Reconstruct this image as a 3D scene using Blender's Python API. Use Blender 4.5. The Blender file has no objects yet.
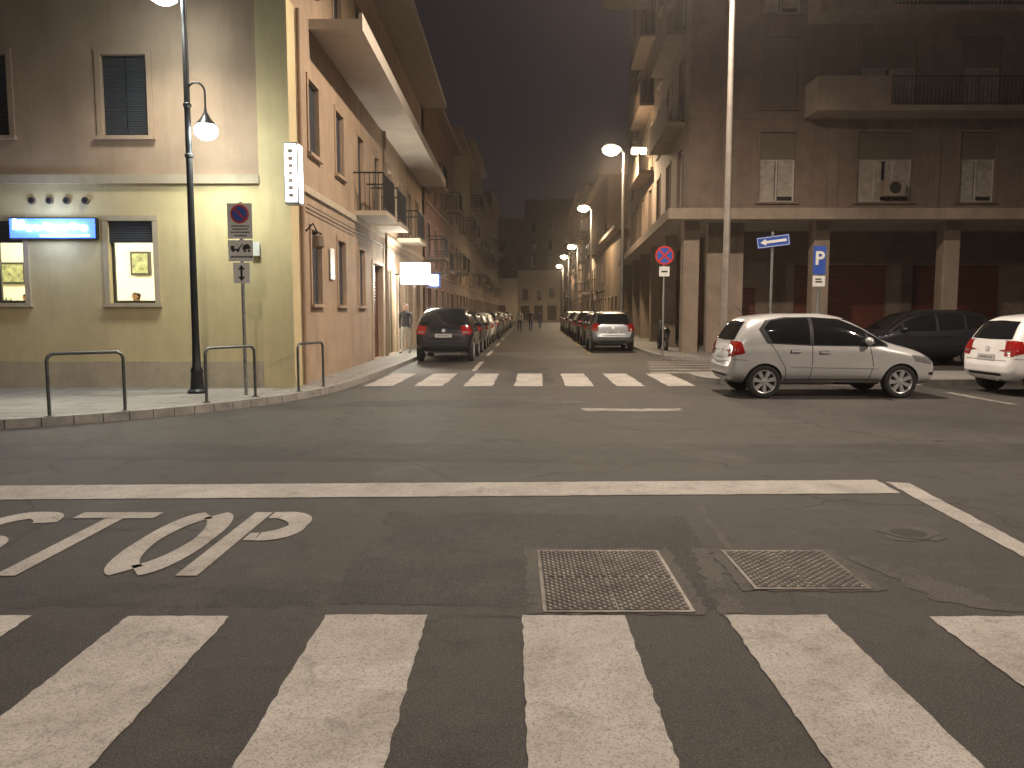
import bpy, bmesh, math, random
from mathutils import Vector, Matrix
from mathutils.bvhtree import BVHTree
random.seed(7)
S = bpy.context.scene
COL = S.collection
rad = math.radians

# ------------------------------------------------------------------ materials
def _nt(name):
    m = bpy.data.materials.new(name); m.use_nodes = True
    nt = m.node_tree; b = nt.nodes['Principled BSDF']
    return m, nt, b
def N(nt, t, **k):
    n = nt.nodes.new(t)
    for a, v in k.items(): setattr(n, a, v)
    return n
def noise(nt, co, scale, detail=6, rough=.6, dist=0):
    n = N(nt, 'ShaderNodeTexNoise'); n.inputs['Scale'].default_value = scale
    n.inputs['Detail'].default_value = detail; n.inputs['Roughness'].default_value = rough
    n.inputs['Distortion'].default_value = dist
    nt.links.new(co, n.inputs['Vector']); return n.outputs['Fac']
def ramp(nt, fac, p0, c0, p1, c1):
    r = N(nt, 'ShaderNodeValToRGB'); e = r.color_ramp.elements
    def c4(c): return (c, c, c, 1) if not hasattr(c, '__len__') else (*c, 1)
    e[0].position = p0; e[0].color = c4(c0); e[1].position = p1; e[1].color = c4(c1)
    nt.links.new(fac, r.inputs['Fac']); return r.outputs['Color']
def mixc(nt, fac, a, b, mode='MIX'):
    m = N(nt, 'ShaderNodeMix', data_type='RGBA', blend_type=mode)
    for s, v in ((m.inputs[0], fac), (m.inputs[6], a), (m.inputs[7], b)):
        if hasattr(v, 'links') or isinstance(v, bpy.types.NodeSocket): nt.links.new(v, s)
        elif hasattr(v, '__len__'): s.default_value = (*v, 1)
        else: s.default_value = v
    return m.outputs[2]
def coords(nt):
    return N(nt, 'ShaderNodeTexCoord').outputs['Object']
def bump(nt, b, h, strength=.3, dist=.01):
    n = N(nt, 'ShaderNodeBump'); n.inputs['Strength'].default_value = strength
    n.inputs['Distance'].default_value = dist
    nt.links.new(h, n.inputs['Height']); nt.links.new(n.outputs[0], b.inputs['Normal'])
def mat(name, col, rough=.7, metal=0, var=.15, scale=3, bs=0, bscale=60, coat=0, stain=0):
    m, nt, b = _nt(name); co = coords(nt)
    f = noise(nt, co, scale, 6, .65)
    dark = [c*(1-var*1.4) for c in col]; lite = [min(1, c*(1+var)) for c in col]
    c = ramp(nt, f, .3, dark, .7, lite)
    if stain:
        mp = N(nt, 'ShaderNodeMapping'); mp.inputs['Scale'].default_value = (1, 1, .16)
        nt.links.new(co, mp.inputs[0])
        f2 = noise(nt, mp.outputs[0], 2.2, 7, .7)
        sm = ramp(nt, f2, .48, 0, .72, stain)
        c = mixc(nt, sm, c, [x*.55 for x in col])
    nt.links.new(c, b.inputs['Base Color'])
    b.inputs['Roughness'].default_value = rough; b.inputs['Metallic'].default_value = metal
    b.inputs['Coat Weight'].default_value = coat
    if bs: bump(nt, b, noise(nt, co, bscale, 4), bs, .01)
    return m
def emis(name, col, s):
    m, nt, b = _nt(name)
    b.inputs['Base Color'].default_value = (*col, 1)
    b.inputs['Emission Color'].default_value = (*col, 1); b.inputs['Emission Strength'].default_value = s
    return m

def asphalt(name, base, lite, seed=0, crack=True):
    m, nt, b = _nt(name); co0 = coords(nt)
    mp = N(nt, 'ShaderNodeMapping'); mp.inputs['Location'].default_value = (seed, seed*2, 0)
    nt.links.new(co0, mp.inputs[0]); co = mp.outputs[0]
    big = noise(nt, co, .33, 6, .62, .8)
    c = ramp(nt, big, .38, base, .62, lite)
    med = noise(nt, co, 1.3, 9, .74, .3)
    c = mixc(nt, ramp(nt, med, .49, 0, .68, .65), c, (.118, .100, .087))
    med2 = noise(nt, co, 2.6, 8, .72, .2)
    c = mixc(nt, ramp(nt, med2, .50, 0, .68, .75), c, (.021, .019, .018))
    sp = noise(nt, co, 70, 4, .85)
    c = mixc(nt, ramp(nt, sp, .32, .40, .66, 1.0), (0, 0, 0), c, 'MIX')
    sp2 = noise(nt, co, 130, 2, .7)
    c = mixc(nt, ramp(nt, sp2, .56, 0, .68, .75), c, (.23, .205, .185))
    sp3 = noise(nt, co, 7, 4, .6)
    c = mixc(nt, ramp(nt, sp3, .66, 0, .74, .6), c, (.016, .015, .014))
    if crack:
        v = N(nt, 'ShaderNodeTexVoronoi', feature='DISTANCE_TO_EDGE'); v.inputs['Scale'].default_value = .42
        nv = N(nt, 'ShaderNodeTexNoise'); nv.inputs['Scale'].default_value = 2.4; nv.inputs['Detail'].default_value = 6
        nt.links.new(co, nv.inputs['Vector'])
        ad = N(nt, 'ShaderNodeMix', data_type='RGBA', blend_type='ADD'); ad.inputs[0].default_value = .5
        nt.links.new(co, ad.inputs[6]); nt.links.new(nv.outputs['Color'], ad.inputs[7])
        nt.links.new(ad.outputs[2], v.inputs['Vector'])
        cr = ramp(nt, v.outputs['Distance'], .003, 1, .010, 0)
        gate = ramp(nt, noise(nt, co, .5, 3), .46, 0, .56, .85)
        c = mixc(nt, mixc(nt, 1.0, cr, gate, 'MULTIPLY'), c, (.012, .011, .01))
    nt.links.new(c, b.inputs['Base Color'])
    rr = ramp(nt, big, .3, .58, .7, .80); nt.links.new(rr, b.inputs['Roughness'])
    bump(nt, b, noise(nt, co, 95, 5, .85), .8, .014)
    return m

def paint(name, col, wear=.5, lo=.42):
    m, nt, b = _nt(name); co = coords(nt)
    f = noise(nt, co, 4, 10, .8, .4)
    f2 = noise(nt, co, 60, 4, .8)
    dirt = noise(nt, co, 1.4, 9, .78, .3)
    c = mixc(nt, ramp(nt, dirt, .36, 0, .68, .85), col, [x*.50 for x in (col[0], col[1]*.94, col[2]*.88)])
    s = ramp(nt, f2, .34, .0, .6, 1.0)
    w = mixc(nt, 1.0, ramp(nt, f, lo+.08, 0, lo+.24, wear), mixc(nt, .7, s, (1, 1, 1)), 'MULTIPLY')
    c = mixc(nt, w, c, (.085, .075, .067))
    c = mixc(nt, ramp(nt, noise(nt, co, 100, 3, .75), .50, 0, .64, .75), c, (.14, .125, .112))
    nt.links.new(c, b.inputs['Base Color']); b.inputs['Roughness'].default_value = .7
    bump(nt, b, noise(nt, co, 95, 5, .85), .6, .012)
    return m

def tiles(name, c1, c2, mortar, sx, bw=.5, rh=.25):
    m, nt, b = _nt(name); co = coords(nt)
    br = N(nt, 'ShaderNodeTexBrick'); br.inputs['Scale'].default_value = sx
    br.inputs['Color1'].default_value = (*c1, 1); br.inputs['Color2'].default_value = (*c2, 1)
    br.inputs['Mortar'].default_value = (*mortar, 1); br.inputs['Mortar Size'].default_value = .012
    br.inputs['Brick Width'].default_value = bw; br.inputs['Row Height'].default_value = rh
    nt.links.new(co, br.inputs['Vector'])
    c = mixc(nt, ramp(nt, noise(nt, co, 1.3, 7, .7), .42, 0, .75, .6), br.outputs['Color'], [x*.5 for x in c1])
    nt.links.new(c, b.inputs['Base Color']); b.inputs['Roughness'].default_value = .75
    bump(nt, b, noise(nt, co, 90, 4), .2, .006)
    return m
def ribbed(name, col, freq, rough=.5):
    m, nt, b = _nt(name); co = coords(nt)
    w = N(nt, 'ShaderNodeTexWave', bands_direction='Z'); w.inputs['Scale'].default_value = freq
    nt.links.new(co, w.inputs['Vector'])
    c = mixc(nt, ramp(nt, w.outputs['Fac'], .05, .6, .4, 0), col, [x*.3 for x in col])
    c = mixc(nt, ramp(nt, noise(nt, co, 2, 6), .4, 0, .8, .5), c, [x*.6 for x in col])
    nt.links.new(c, b.inputs['Base Color']); b.inputs['Roughness'].default_value = rough
    bump(nt, b, w.outputs['Fac'], .6, .02)
    return m

M = {}
M['asphalt'] = asphalt('asphalt', (.040, .0362, .034), (.083, .0745, .069))
M['patch'] = asphalt('asphalt_patch', (.020, .0185, .0175), (.036, .033, .031), 13, False)
M['patch2'] = asphalt('asphalt_pale', (.08, .071, .062), (.12, .105, .092), 31, False)
M['white'] = paint('road_paint', (.54, .51, .475), .65, .45)
M['whiteworn'] = paint('road_paint_worn', (.42, .39, .36), .95, .36)
M['yellowp'] = paint('road_paint_yellow', (.45, .33, .10), .8, .4)
M['pave'] = tiles('pavement_tiles', (.28, .27, .25), (.235, .225, .21), (.11, .10, .09), 1.0, .8, .4)
M['kerb'] = mat('kerb_stone', (.27, .255, .235), .7, 0, .25, 5, .3)
M['cream'] = mat('cream_plaster', (.60, .50, .29), .85, 0, .08, 1.5, .15, 50, stain=.4)
M['pink'] = mat('beige_plaster', (.44, .32, .23), .85, 0, .09, 1.2, .15, 50, stain=.45)
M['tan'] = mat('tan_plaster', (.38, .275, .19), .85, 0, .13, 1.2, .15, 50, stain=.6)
M['trim'] = mat('pale_trim', (.46, .39, .29), .75, 0, .1, 4, stain=.3)
M['soffit'] = mat('soffit_plaster', (.50, .44, .37), .8, 0, .08, 2, stain=.3)
M['brown'] = mat('brown_plaster', (.19, .135, .10), .85, 0, .14, 1, .15, 40, stain=.5)
M['conc'] = mat('concrete', (.28, .22, .17), .85, 0, .14, 2, .2, 40, stain=.6)
M['conc2'] = mat('dark_concrete', (.18, .132, .10), .85, 0, .15, 2, .2, 40, stain=.6)
M['ochre'] = mat('ochre_plaster', (.25, .18, .115), .85, 0, .12, 1, .15, 40, stain=.5)
M['redpl'] = mat('red_plaster', (.18, .095, .07), .85, 0, .12, 1, .15, 40, stain=.5)
M['shut'] = ribbed('slate_shutter', (.045, .052, .066), 7)
M['shutb'] = ribbed('brown_shutter', (.08, .055, .04), 7)
M['garage'] = ribbed('garage_shutter', (.13, .035, .022), 3.2)
M['roll'] = ribbed('roller_blind', (.19, .15, .11), 8)
M['frame'] = mat('white_frame', (.42, .39, .35), .5)
M['dframe'] = mat('dark_frame', (.04, .035, .03), .5)
M['curtain'] = mat('curtain_cloth', (.34, .30, .25), .9, 0, .25, 6)
M['room'] = mat('room_wall', (.80, .77, .62), .8, 0, .05)
M['iron'] = mat('wrought_iron', (.02, .02, .022), .45, .6)
M['polebk'] = mat('painted_pole', (.028, .03, .034), .4, .5, .25, 8)
M['galv'] = mat('galvanised_steel', (.34, .34, .33), .45, .8, .2, 12)
M['polelt'] = mat('pale_pole', (.36, .32, .28), .55, .3, .15, 5)
M['hoop'] = mat('hoop_steel', (.13, .14, .14), .42, .7, .25, 12)
M['cast'] = mat('cast_iron', (.12, .105, .092), .5, .5, .5, 5, .2, 80)
M['castd'] = mat('cast_iron_recess', (.022, .019, .017), .8, 0, .3, 9)
M['rubber'] = mat('tyre_rubber', (.02, .02, .02), .8, 0, .2, 8)
M['black'] = mat('black_plastic', (.015, .015, .016), .5, 0, .1)
M['well'] = mat('wheel_well', (.006, .006, .006), .95)
M['rim'] = mat('alloy_rim', (.6, .6, .6), .35, .6, .08)
M['seam'] = mat('panel_gap', (.012, .012, .012), .8)
M['redl'] = mat('tail_lens', (.30, .010, .009), .12, 0, .1, 20, coat=1)
M['clearl'] = mat('head_lens', (.40, .40, .40), .1, .5, .2, 30, coat=1)
M['plate'] = mat('number_plate', (.45, .45, .43), .4)
M['blue'] = mat('sign_blue', (.03, .09, .42), .35, 0, .08)
M['red'] = mat('sign_red', (.55, .03, .03), .35, 0, .08)
M['signw'] = mat('sign_white', (.75, .75, .72), .4, 0, .06, 6)
M['ink'] = mat('sign_ink', (.02, .02, .02), .5)
M['skin'] = mat('skin', (.45, .27, .19), .55, 0, .08)
M['hair'] = mat('hair', (.03, .02, .015), .6)
M['cloth1'] = mat('dark_cloth', (.03, .03, .04), .9)
M['cloth2'] = mat('jeans_cloth', (.05, .07, .13), .9)
M['cloth3'] = mat('pale_cloth', (.4, .38, .36), .9)
M['green'] = mat('green_leaf', (.07, .16, .06), .8, 0, .3)
M['paper'] = mat('picture_print', (.30, .32, .16), .7, 0, .5, 9)
M['lensw'] = emis('lamp_lens_warm', (1, .82, .55), 70)
M['lensc'] = emis('lamp_lens_cool', (.9, 1, .93), 55)
M['signe'] = emis('lit_sign_face', (1, .96, .88), 22)
M['signt'] = emis('lit_tube_sign', (.9, .97, 1), 4)
M['neonw'] = emis('lit_letters', (.88, .95, 1), 16)
M['neonb'] = emis('lit_blue_panel', (.07, .17, 1.0), 2.4)
M['tubel'] = emis('ceiling_tube', (1, .93, .75), 12)
def glassmat():
    m, nt, b = _nt('window_glass')
    co = coords(nt)
    nt.links.new(ramp(nt, noise(nt, co, .8, 3), .3, (.008, .009, .011), .7, (.03, .028, .026)), b.inputs['Base Color'])
    b.inputs['Roughness'].default_value = .06; b.inputs['Specular IOR Level'].default_value = .6
    return m
M['glass'] = glassmat()
M['carglass'] = mat('car_glass', (.012, .013, .014), .05, 0, .2, 2, coat=.5)
def carpaint(n, c, metal=.5, rough=.32):
    return mat('car_paint_'+n, c, rough, metal, .06, 2.5, coat=.7)
P_ = dict(silver=carpaint('silver', (.66, .655, .65), .35, .28), white=carpaint('white', (.82, .81, .80), 0),
          black=carpaint('black', (.012, .013, .018), .2, .25), grey=carpaint('grey', (.16, .17, .18), .6),
          dark=carpaint('dark', (.035, .035, .045), .5), blue=carpaint('blue', (.03, .05, .11), .5),
          red=carpaint('red', (.25, .02, .02), .2))

# ------------------------------------------------------------------ mesh builder
class MB:
    def __init__(s): s.v = []; s.f = []; s.m = []; s.mats = []; s.sm = []
    def mi(s, k):
        mm = M[k] if isinstance(k, str) else k
        if mm not in s.mats: s.mats.append(mm)
        return s.mats.index(mm)
    def add(s, vs, fs, k, smooth=False):
        o = len(s.v); s.v += [tuple(v) for v in vs]; i = s.mi(k)
        for f in fs: s.f.append([o+a for a in f]); s.m.append(i); s.sm.append(smooth)
    def quad(s, a, b, c, d, k): s.add([a, b, c, d], [(0, 1, 2, 3)], k)
    def poly(s, pts, k): s.add(pts, [tuple(range(len(pts)))], k)
    def hexa(s, p, k):
        s.add(p, [(0, 3, 2, 1), (4, 5, 6, 7), (0, 1, 5, 4), (1, 2, 6, 5), (2, 3, 7, 6), (3, 0, 4, 7)], k)
    def box(s, x0, x1, y0, y1, z0, z1, k):
        s.hexa([(x0, y0, z0), (x1, y0, z0), (x1, y1, z0), (x0, y1, z0), (x0, y0, z1), (x1, y0, z1), (x1, y1, z1), (x0, y1, z1)], k)
    def fbox(s, F, u0, u1, z0, z1, d0, d1, k):
        O, U, Nn = F
        def p(u, z, d): return O + U*u - Nn*d + Vector((0, 0, z))
        s.hexa([p(u0, z0, d0), p(u1, z0, d0), p(u1, z0, d1), p(u0, z0, d1), p(u0, z1, d0), p(u1, z1, d0), p(u1, z1, d1), p(u0, z1, d1)], k)
    def tube(s, pts, r, k, n=12, cap=True):
        pts = [Vector(p) for p in pts]; rs = r if hasattr(r, '__len__') else [r]*len(pts)
        vs = []; fs = []
        t0 = (pts[1]-pts[0]).normalized(); ref = Vector((0, 0, 1)) if abs(t0.z) < .9 else Vector((1, 0, 0))
        for i, p in enumerate(pts):
            if i == 0: t = pts[1]-pts[0]
            elif i == len(pts)-1: t = pts[-1]-pts[-2]
            else: t = (pts[i+1]-p).normalized()+(p-pts[i-1]).normalized()
            t.normalize(); a = ref - t*ref.dot(t)
            if a.length < 1e-4: a = t.orthogonal()
            a.normalize(); b = t.cross(a); ref = a
            for j in range(n):
                an = 2*math.pi*j/n; vs.append(p + (a*math.cos(an)+b*math.sin(an))*rs[i])
        for i in range(len(pts)-1):
            for j in range(n):
                fs.append((i*n+j, i*n+(j+1) % n, (i+1)*n+(j+1) % n, (i+1)*n+j))
        if cap: fs += [tuple(range(n))[::-1], tuple(range((len(pts)-1)*n, len(pts)*n))]
        s.add(vs, fs, k, True)
    def lathe(s, c, prof, k, n=24, axis='z'):
        vs = []; fs = []; c = Vector(c)
        for (r, h) in prof:
            for j in range(n):
                a = 2*math.pi*j/n
                if axis == 'z': vs.append(c+Vector((r*math.cos(a), r*math.sin(a), h)))
                else: vs.append(c+Vector((r*math.cos(a), h, r*math.sin(a))))
        for i in range(len(prof)-1):
            for j in range(n): fs.append((i*n+j, i*n+(j+1) % n, (i+1)*n+(j+1) % n, (i+1)*n+j))
        s.add(vs, fs, k, True)
    def disc(s, c, r, nrm, k, n=32):
        c = Vector(c); nrm = Vector(nrm).normalized(); a = nrm.orthogonal().normalized(); b = nrm.cross(a)
        s.add([c+(a*math.cos(2*math.pi*j/n)+b*math.sin(2*math.pi*j/n))*r for j in range(n)], [tuple(range(n))], k)
    def mesh(s, name):
        me = bpy.data.meshes.new(name); me.from_pydata(s.v, [], s.f)
        for m_ in s.mats: me.materials.append(m_)
        me.polygons.foreach_set('material_index', s.m); me.polygons.foreach_set('use_smooth', s.sm)
        me.update()
        try: me.set_sharp_from_angle(angle=rad(40))
        except Exception: pass
        return me
    def obj(s, name, parent=None, bevel=0):
        o = bpy.data.objects.new(name, s.mesh(name)); COL.objects.link(o)
        if bevel:
            b = o.modifiers.new('bevel', 'BEVEL'); b.width = bevel; b.segments = 2; b.limit_method = 'ANGLE'
        if parent:
            o.parent = parent
            o.matrix_parent_inverse = Matrix.Translation(-parent.location)
        return o
def root(name, loc=(0, 0, 0)):
    o = bpy.data.objects.new(name, None); o.location = loc; o.empty_display_size = .3; COL.objects.link(o); return o
def frame(O, U, Nn): return (Vector(O), Vector(U).normalized(), Vector(Nn).normalized())

def facade(mb, F, L, z0, z1, ops, matfn, cuts=(), rev=.2):
    O, U, Nn = F
    us = sorted({0, L, *[o[0] for o in ops], *[o[1] for o in ops]})
    zs = sorted({z0, z1, *cuts, *[o[2] for o in ops], *[o[3] for o in ops]})
    us = [u for u in us if 0 <= u <= L]; zs = [z for z in zs if z0 <= z <= z1]
    def p(u, z, d=0): return O+U*u-Nn*d+Vector((0, 0, z))
    for i in range(len(us)-1):
        for j in range(len(zs)-1):
            um = (us[i]+us[i+1])/2; zm = (zs[j]+zs[j+1])/2
            if any(o[0] < um < o[1] and o[2] < zm < o[3] for o in ops): continue
            mb.quad(p(us[i], zs[j]), p(us[i+1], zs[j]), p(us[i+1], zs[j+1]), p(us[i], zs[j+1]), matfn(zm))
    for o in ops:
        a, b, c, d = o[:4]; k = matfn((c+d)/2)
        mb.quad(p(a, c), p(a, d), p(a, d, rev), p(a, c, rev), k); mb.quad(p(b, c), p(b, d), p(b, d, rev), p(b, c, rev), k)
        mb.quad(p(a, c), p(b, c), p(b, c, rev), p(a, c, rev), k); mb.quad(p(a, d), p(b, d), p(b, d, rev), p(a, d, rev), k)

def window(mb, F, o, style='glass', frm='frame', trim=None, sill=True):
    a, b, c, d = o[:4]
    if trim:
        t = .1
        mb.fbox(F, a-t, a-.002, c, d, -.03, .05, trim); mb.fbox(F, b+.002, b+t, c, d, -.03, .05, trim)
        mb.fbox(F, a-t, b+t, d+.002, d+t, -.035, .05, trim)
    if sill: mb.fbox(F, a-.13, b+.13, c-.07, c-.003, -.09, .1, trim or 'trim')
    if style == 'open': return
    if style.startswith('shut'):
        k = style
        mb.fbox(F, a+.01, (a+b)/2-.008, c+.01, d-.01, .07, .11, k); mb.fbox(F, (a+b)/2+.008, b-.01, c+.01, d-.01, .07, .11, k)
        mb.fbox(F, a, b, c, d, .17, .19, 'black'); return
    if style == 'roll':
        mb.fbox(F, a, b, c, d, .10, .12, 'roll'); return
    if style == 'garage':
        mb.fbox(F, a, b, c, d, .16, .19, 'garage'); return
    w = .05
    zt = d
    if style == 'halfroll':
        zt = d-(d-c)*.38; mb.fbox(F, a, b, zt, d-.002, .06, .1, 'roll')
    mb.fbox(F, a, a+w, c, zt, .10, .15, frm); mb.fbox(F, b-w, b, c, zt, .10, .15, frm)
    mb.fbox(F, a+w, b-w, c, c+w, .10, .15, frm); mb.fbox(F, a+w, b-w, zt-w, zt, .10, .15, frm)
    nm = max(1, round((b-a)/.7))
    for i in range(1, nm):
        u = a+(b-a)*i/nm; mb.fbox(F, u-w*.6, u+w*.6, c+w, zt-w, .098, .148, frm)
    if style == 'lit': return
    mb.fbox(F, a, b, c, zt, .135, .14, 'glass')
    if style in ('curtain', 'halfroll'):
        mb.fbox(F, a+w, (a+b)/2-.06, c+w, zt-w, .128, .132, 'curtain')
        if style == 'halfroll': mb.fbox(F, (a+b)/2+.06, b-w, c+w+(zt-c)*.1, zt-w, .128, .132, 'curtain')

def railing(mb, F, u0, u1, z0, dep, h=1.0, k='iron', sp=.12):
    mb.fbox(F, u0, u1, z0+h-.04, z0+h, -dep, -dep+.04, k); mb.fbox(F, u0, u1, z0+.06, z0+.09, -dep+.005, -dep+.03, k)
    for (ua, ub) in ((u0, u0+.03), (u1-.03, u1)):
        mb.fbox(F, ua, ub, z0+h-.04, z0+h, -dep+.04, 0, k)
        n = max(2, int(dep/sp))
        for i in range(n): mb.fbox(F, ua+.006, ua+.022, z0, z0+h-.04, -dep+i*sp+.01, -dep+i*sp+.026, k)
    n = int((u1-u0)/sp)
    for i in range(n+1):
        u = u0+(u1-u0)*i/max(1, n); mb.fbox(F, u-.009, u+.009, z0, z0+h-.045, -dep+.01, -dep+.028, k)

def light(name, kind, loc, energy, col, parent=None, size=.15, spot=165, rot=None, blend=.5):
    l = bpy.data.lights.new(name, kind); l.energy = energy; l.color = col
    if kind in ('POINT', 'SPOT'): l.shadow_soft_size = size
    if kind == 'SPOT': l.spot_size = rad(spot); l.spot_blend = blend
    o = bpy.data.objects.new(name, l); COL.objects.link(o)
    o.location = loc
    if rot: o.rotation_euler = rot
    if parent:
        o.parent = parent; o.matrix_parent_inverse = Matrix.Translation(-parent.location)
    return o

# ------------------------------------------------------------------ ground and road
g = MB(); g.quad((-300, -120, 0), (300, -120, 0), (300, 600, 0), (-300, 600, 0), 'asphalt'); g.obj('road')

def sheet(name, polys, k, z=.004):
    mb = MB()
    for p in polys: mb.poly([(x, y, z) for x, y in p], k)
    return mb.obj(name)
def rect(x0, x1, y0, y1, sk=0): return [(x0, y0), (x1, y0), (x1+sk, y1), (x0+sk, y1)]
def wob(pts, amp=.02, step=.12):
    out = []
    for i in range(len(pts)):
        a = Vector(pts[i]); b = Vector(pts[(i+1) % len(pts)]); n = max(1, int((b-a).length/step))
        for j in range(n):
            p = a.lerp(b, j/n); out.append((p.x+random.uniform(-amp, amp), p.y+random.uniform(-amp, amp)))
    return out
zs = []
for xa in (-5.0, -3.98, -2.97, -1.96, -.955, .054, 1.09, 2.12, 3.15, 4.17):
    zs.append(wob(rect(xa, xa+.52, 1.35, 3.92+random.uniform(-.02, .02)), .006, .05))
sheet('zebra_crossing', zs, 'white', .005)
zs = []
for xc in (-2.78, -1.74, -.69, .38, 1.45, 2.52, 3.6):
    zs.append(wob(rect(xc-.33, xc+.27, 16.5, 19.9, .1), .02, .2))
sheet('zebra_crossing', zs, 'white', .005)
zs = []
for i in range(5):
    y = 20.0+i*1.08; x = 3.55+i*.17
    zs.append(wob(rect(x, x+2.0, y, y+.5), .02, .2))
sheet('zebra_crossing', zs, 'whiteworn', .005)
sheet('stop_line', [wob([(-9, 6.28), (3.33, 6.66), (3.37, 7.2), (-9, 6.82)], .007, .07)], 'white', .005)
sheet('lane_line', [wob([(3.2, 4.3), (3.36, 4.3), (3.6, 7.05), (3.42, 7.12)], .007, .07)], 'white', .0052)
sheet('stop_line', [wob(rect(1.15, 2.7, 12.3, 12.65), .05, .15)], 'whiteworn', .005)
sheet('lane_line', [wob(rect(.9, 1.3, 13.4, 13.7), .04), wob(rect(-.9, 1.0, 14.2, 14.4), .05)], 'patch2', .0045)
def kl(y): return -3.25+max(0, (y-16))*.02
def kr(y): return 4.07+.03*y
pl = [wob([(kl(y)+2.08, y), (kl(y)+2.2, y), (kl(y+4)+2.2, y+4), (kl(y+4)+2.08, y+4)], .01, .5) for y in (20.8, 28, 36, 44, 52, 60, 68, 76)]
sheet('lane_line', pl, 'white', .005)
pl = [wob([(kr(y)-2.1, y), (kr(y)-1.98, y), (kr(y+4)-1.98, y+4), (kr(y+4)-2.1, y+4)], .01, .5) for y in (29.5, 36, 44, 52, 60, 68)]
sheet('lane_line', pl, 'yellowp', .005)
sheet('lane_line', [wob(rect(8.35, 8.5, 13.2, 15.2), .01)], 'whiteworn', .005)
sheet('asphalt_patch', [wob([(-1.0, 4.1), (1.15, 3.98), (1.32, 5.9), (-.95, 6.05)], .02, .05)], 'patch', .0012)
sheet('asphalt_patch', [wob([(-6, 4.05), (-1.05, 4.05), (-1.0, 4.4), (-6, 4.45)], .03, .06)], 'patch', .001)
sheet('asphalt_patch', [wob([(-8, 8.3), (3, 8.0), (9, 8.4), (9, 9.2), (-8, 9.3)], .05, .15)], 'patch', .001)
sheet('asphalt_patch', [wob([(-3, 13.0), (0, 12.7), (1.0, 13.2), (-.2, 13.9), (-2.6, 13.8)], .08, .12)], 'patch', .001)
sheet('asphalt_patch', [wob([(2.3, 4.1), (2.7, 3.95), (2.5, 4.4), (2.2, 4.9), (2.12, 4.9)], .04, .05)], 'patch2', .0025)
sheet('asphalt_patch', [wob([(1.40, 5.08), (1.46, 5.06), (1.52, 6.2), (1.46, 6.2)], .025, .05), wob([(1.08, 3.95), (1.2, 3.95), (1.3, 5.1), (1.18, 5.1)], .03, .05)], 'patch2', .0025)
sheet('asphalt_patch', [wob([(-.2, 17.5), (.9, 17.2), (1.0, 22), (.1, 22)], .06, .2)], 'patch', .002)

def stroke(pts, w):
    out = []; pts = [Vector(p) for p in pts]; L = []; R = []
    for i, p in enumerate(pts):
        t = (pts[min(i+1, len(pts)-1)]-pts[max(i-1, 0)]).normalized(); n = Vector((-t.y, t.x))
        ww = (w[0]*abs(n.x)+w[1]*abs(n.y))/2
        L.append(p+n*ww); R.append(p-n*ww)
    return [[L[i], L[i+1], R[i+1], R[i]] for i in range(len(pts)-1)]
def arc(cx, cy, rx, ry, a0, a1, n=14):
    return [(cx+rx*math.cos(rad(a0+(a1-a0)*i/n)), cy+ry*math.sin(rad(a0+(a1-a0)*i/n))) for i in range(n+1)]
W = (.13, .18); y0 = 4.53; H = 1.48
st = []
x = -1.92   # P
st += stroke([(x, y0), (x, y0+H)], W)
st += stroke([(x+.085, y0+H-.085), (x+.16, y0+H-.085)]+arc(x+.16, y0+H-.085-.29, .2, .29, 88, -88)+[(x+.16, y0+H-.665), (x+.085, y0+H-.665)], W)
cx = -2.29  # O with stencil gaps
st += stroke(arc(cx, y0+H/2, .18, H/2-.09, 97, 263, 22), W); st += stroke(arc(cx, y0+H/2, .18, H/2-.09, -83, 83, 22), W)
x = -2.99   # T
st += stroke([(x-.32, y0+H-.09), (x+.29, y0+H-.09)], W); st += stroke([(x, y0), (x, y0+H-.19)], W)
cx = -3.62  # S
st += stroke(arc(cx, y0+H*.74, .18, H*.26-.085, 15, 180, 14)+arc(cx, y0+H*.74, .18, H*.24, 190, 262, 6), W)
st += stroke(arc(cx, y0+H*.26, .18, H*.24, 82, 0, 8)+arc(cx, y0+H*.26, .18, H*.26-.085, -8, -165, 14), W)
mb = MB()
for q in st: mb.poly([(p[0], p[1], .0056) for p in q], 'white')
mb.obj('stop_road_marking')

def cover(name, x0, x1, y0, y1, sx, sy):
    mb = MB(); z = .004
    mb.poly([(x, y, .0035) for x, y in wob(rect(x0-.09, x1+.09, y0-.04, y1+.07), .02, .05)], 'patch2')
    mb.box(x0-.02, x1+.02, y0-.02, y1+.02, .001, .008, 'cast')
    for i in range(sx):
        for j in range(sy):
            a = x0+(x1-x0)*i/sx+.004; b = x0+(x1-x0)*(i+1)/sx-.004; c = y0+(y1-y0)*j/sy+.004; d = y0+(y1-y0)*(j+1)/sy-.004
            mb.box(a, b, c, d, .002, .0095, 'castd')
            p = .026; ni = int((b-a)/p); nj = int((d-c)/p)
            for u in range(ni):
                for v in range(nj):
                    if (u+v) % 2: continue
                    cx_ = a+(u+.5)*(b-a)/ni; cy_ = c+(v+.5)*(d-c)/nj; e = .019; f = .011
                    mb.add([(cx_-e, cy_, .0096), (cx_, cy_-e, .0096), (cx_+e, cy_, .0096), (cx_, cy_+e, .0096),
                            (cx_-f, cy_, .014), (cx_, cy_-f, .014), (cx_+f, cy_, .014), (cx_, cy_+f, .014)],
                           [(4, 5, 6, 7), (0, 1, 5, 4), (1, 2, 6, 5), (2, 3, 7, 6), (3, 0, 4, 7)], 'cast')
    return mb.obj(name)
cover('steel_access_cover', .18, .93, 3.98, 5.0, 2, 2)
cover('steel_access_cover', 1.38, 2.0, 4.32, 5.0, 2, 1)
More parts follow.
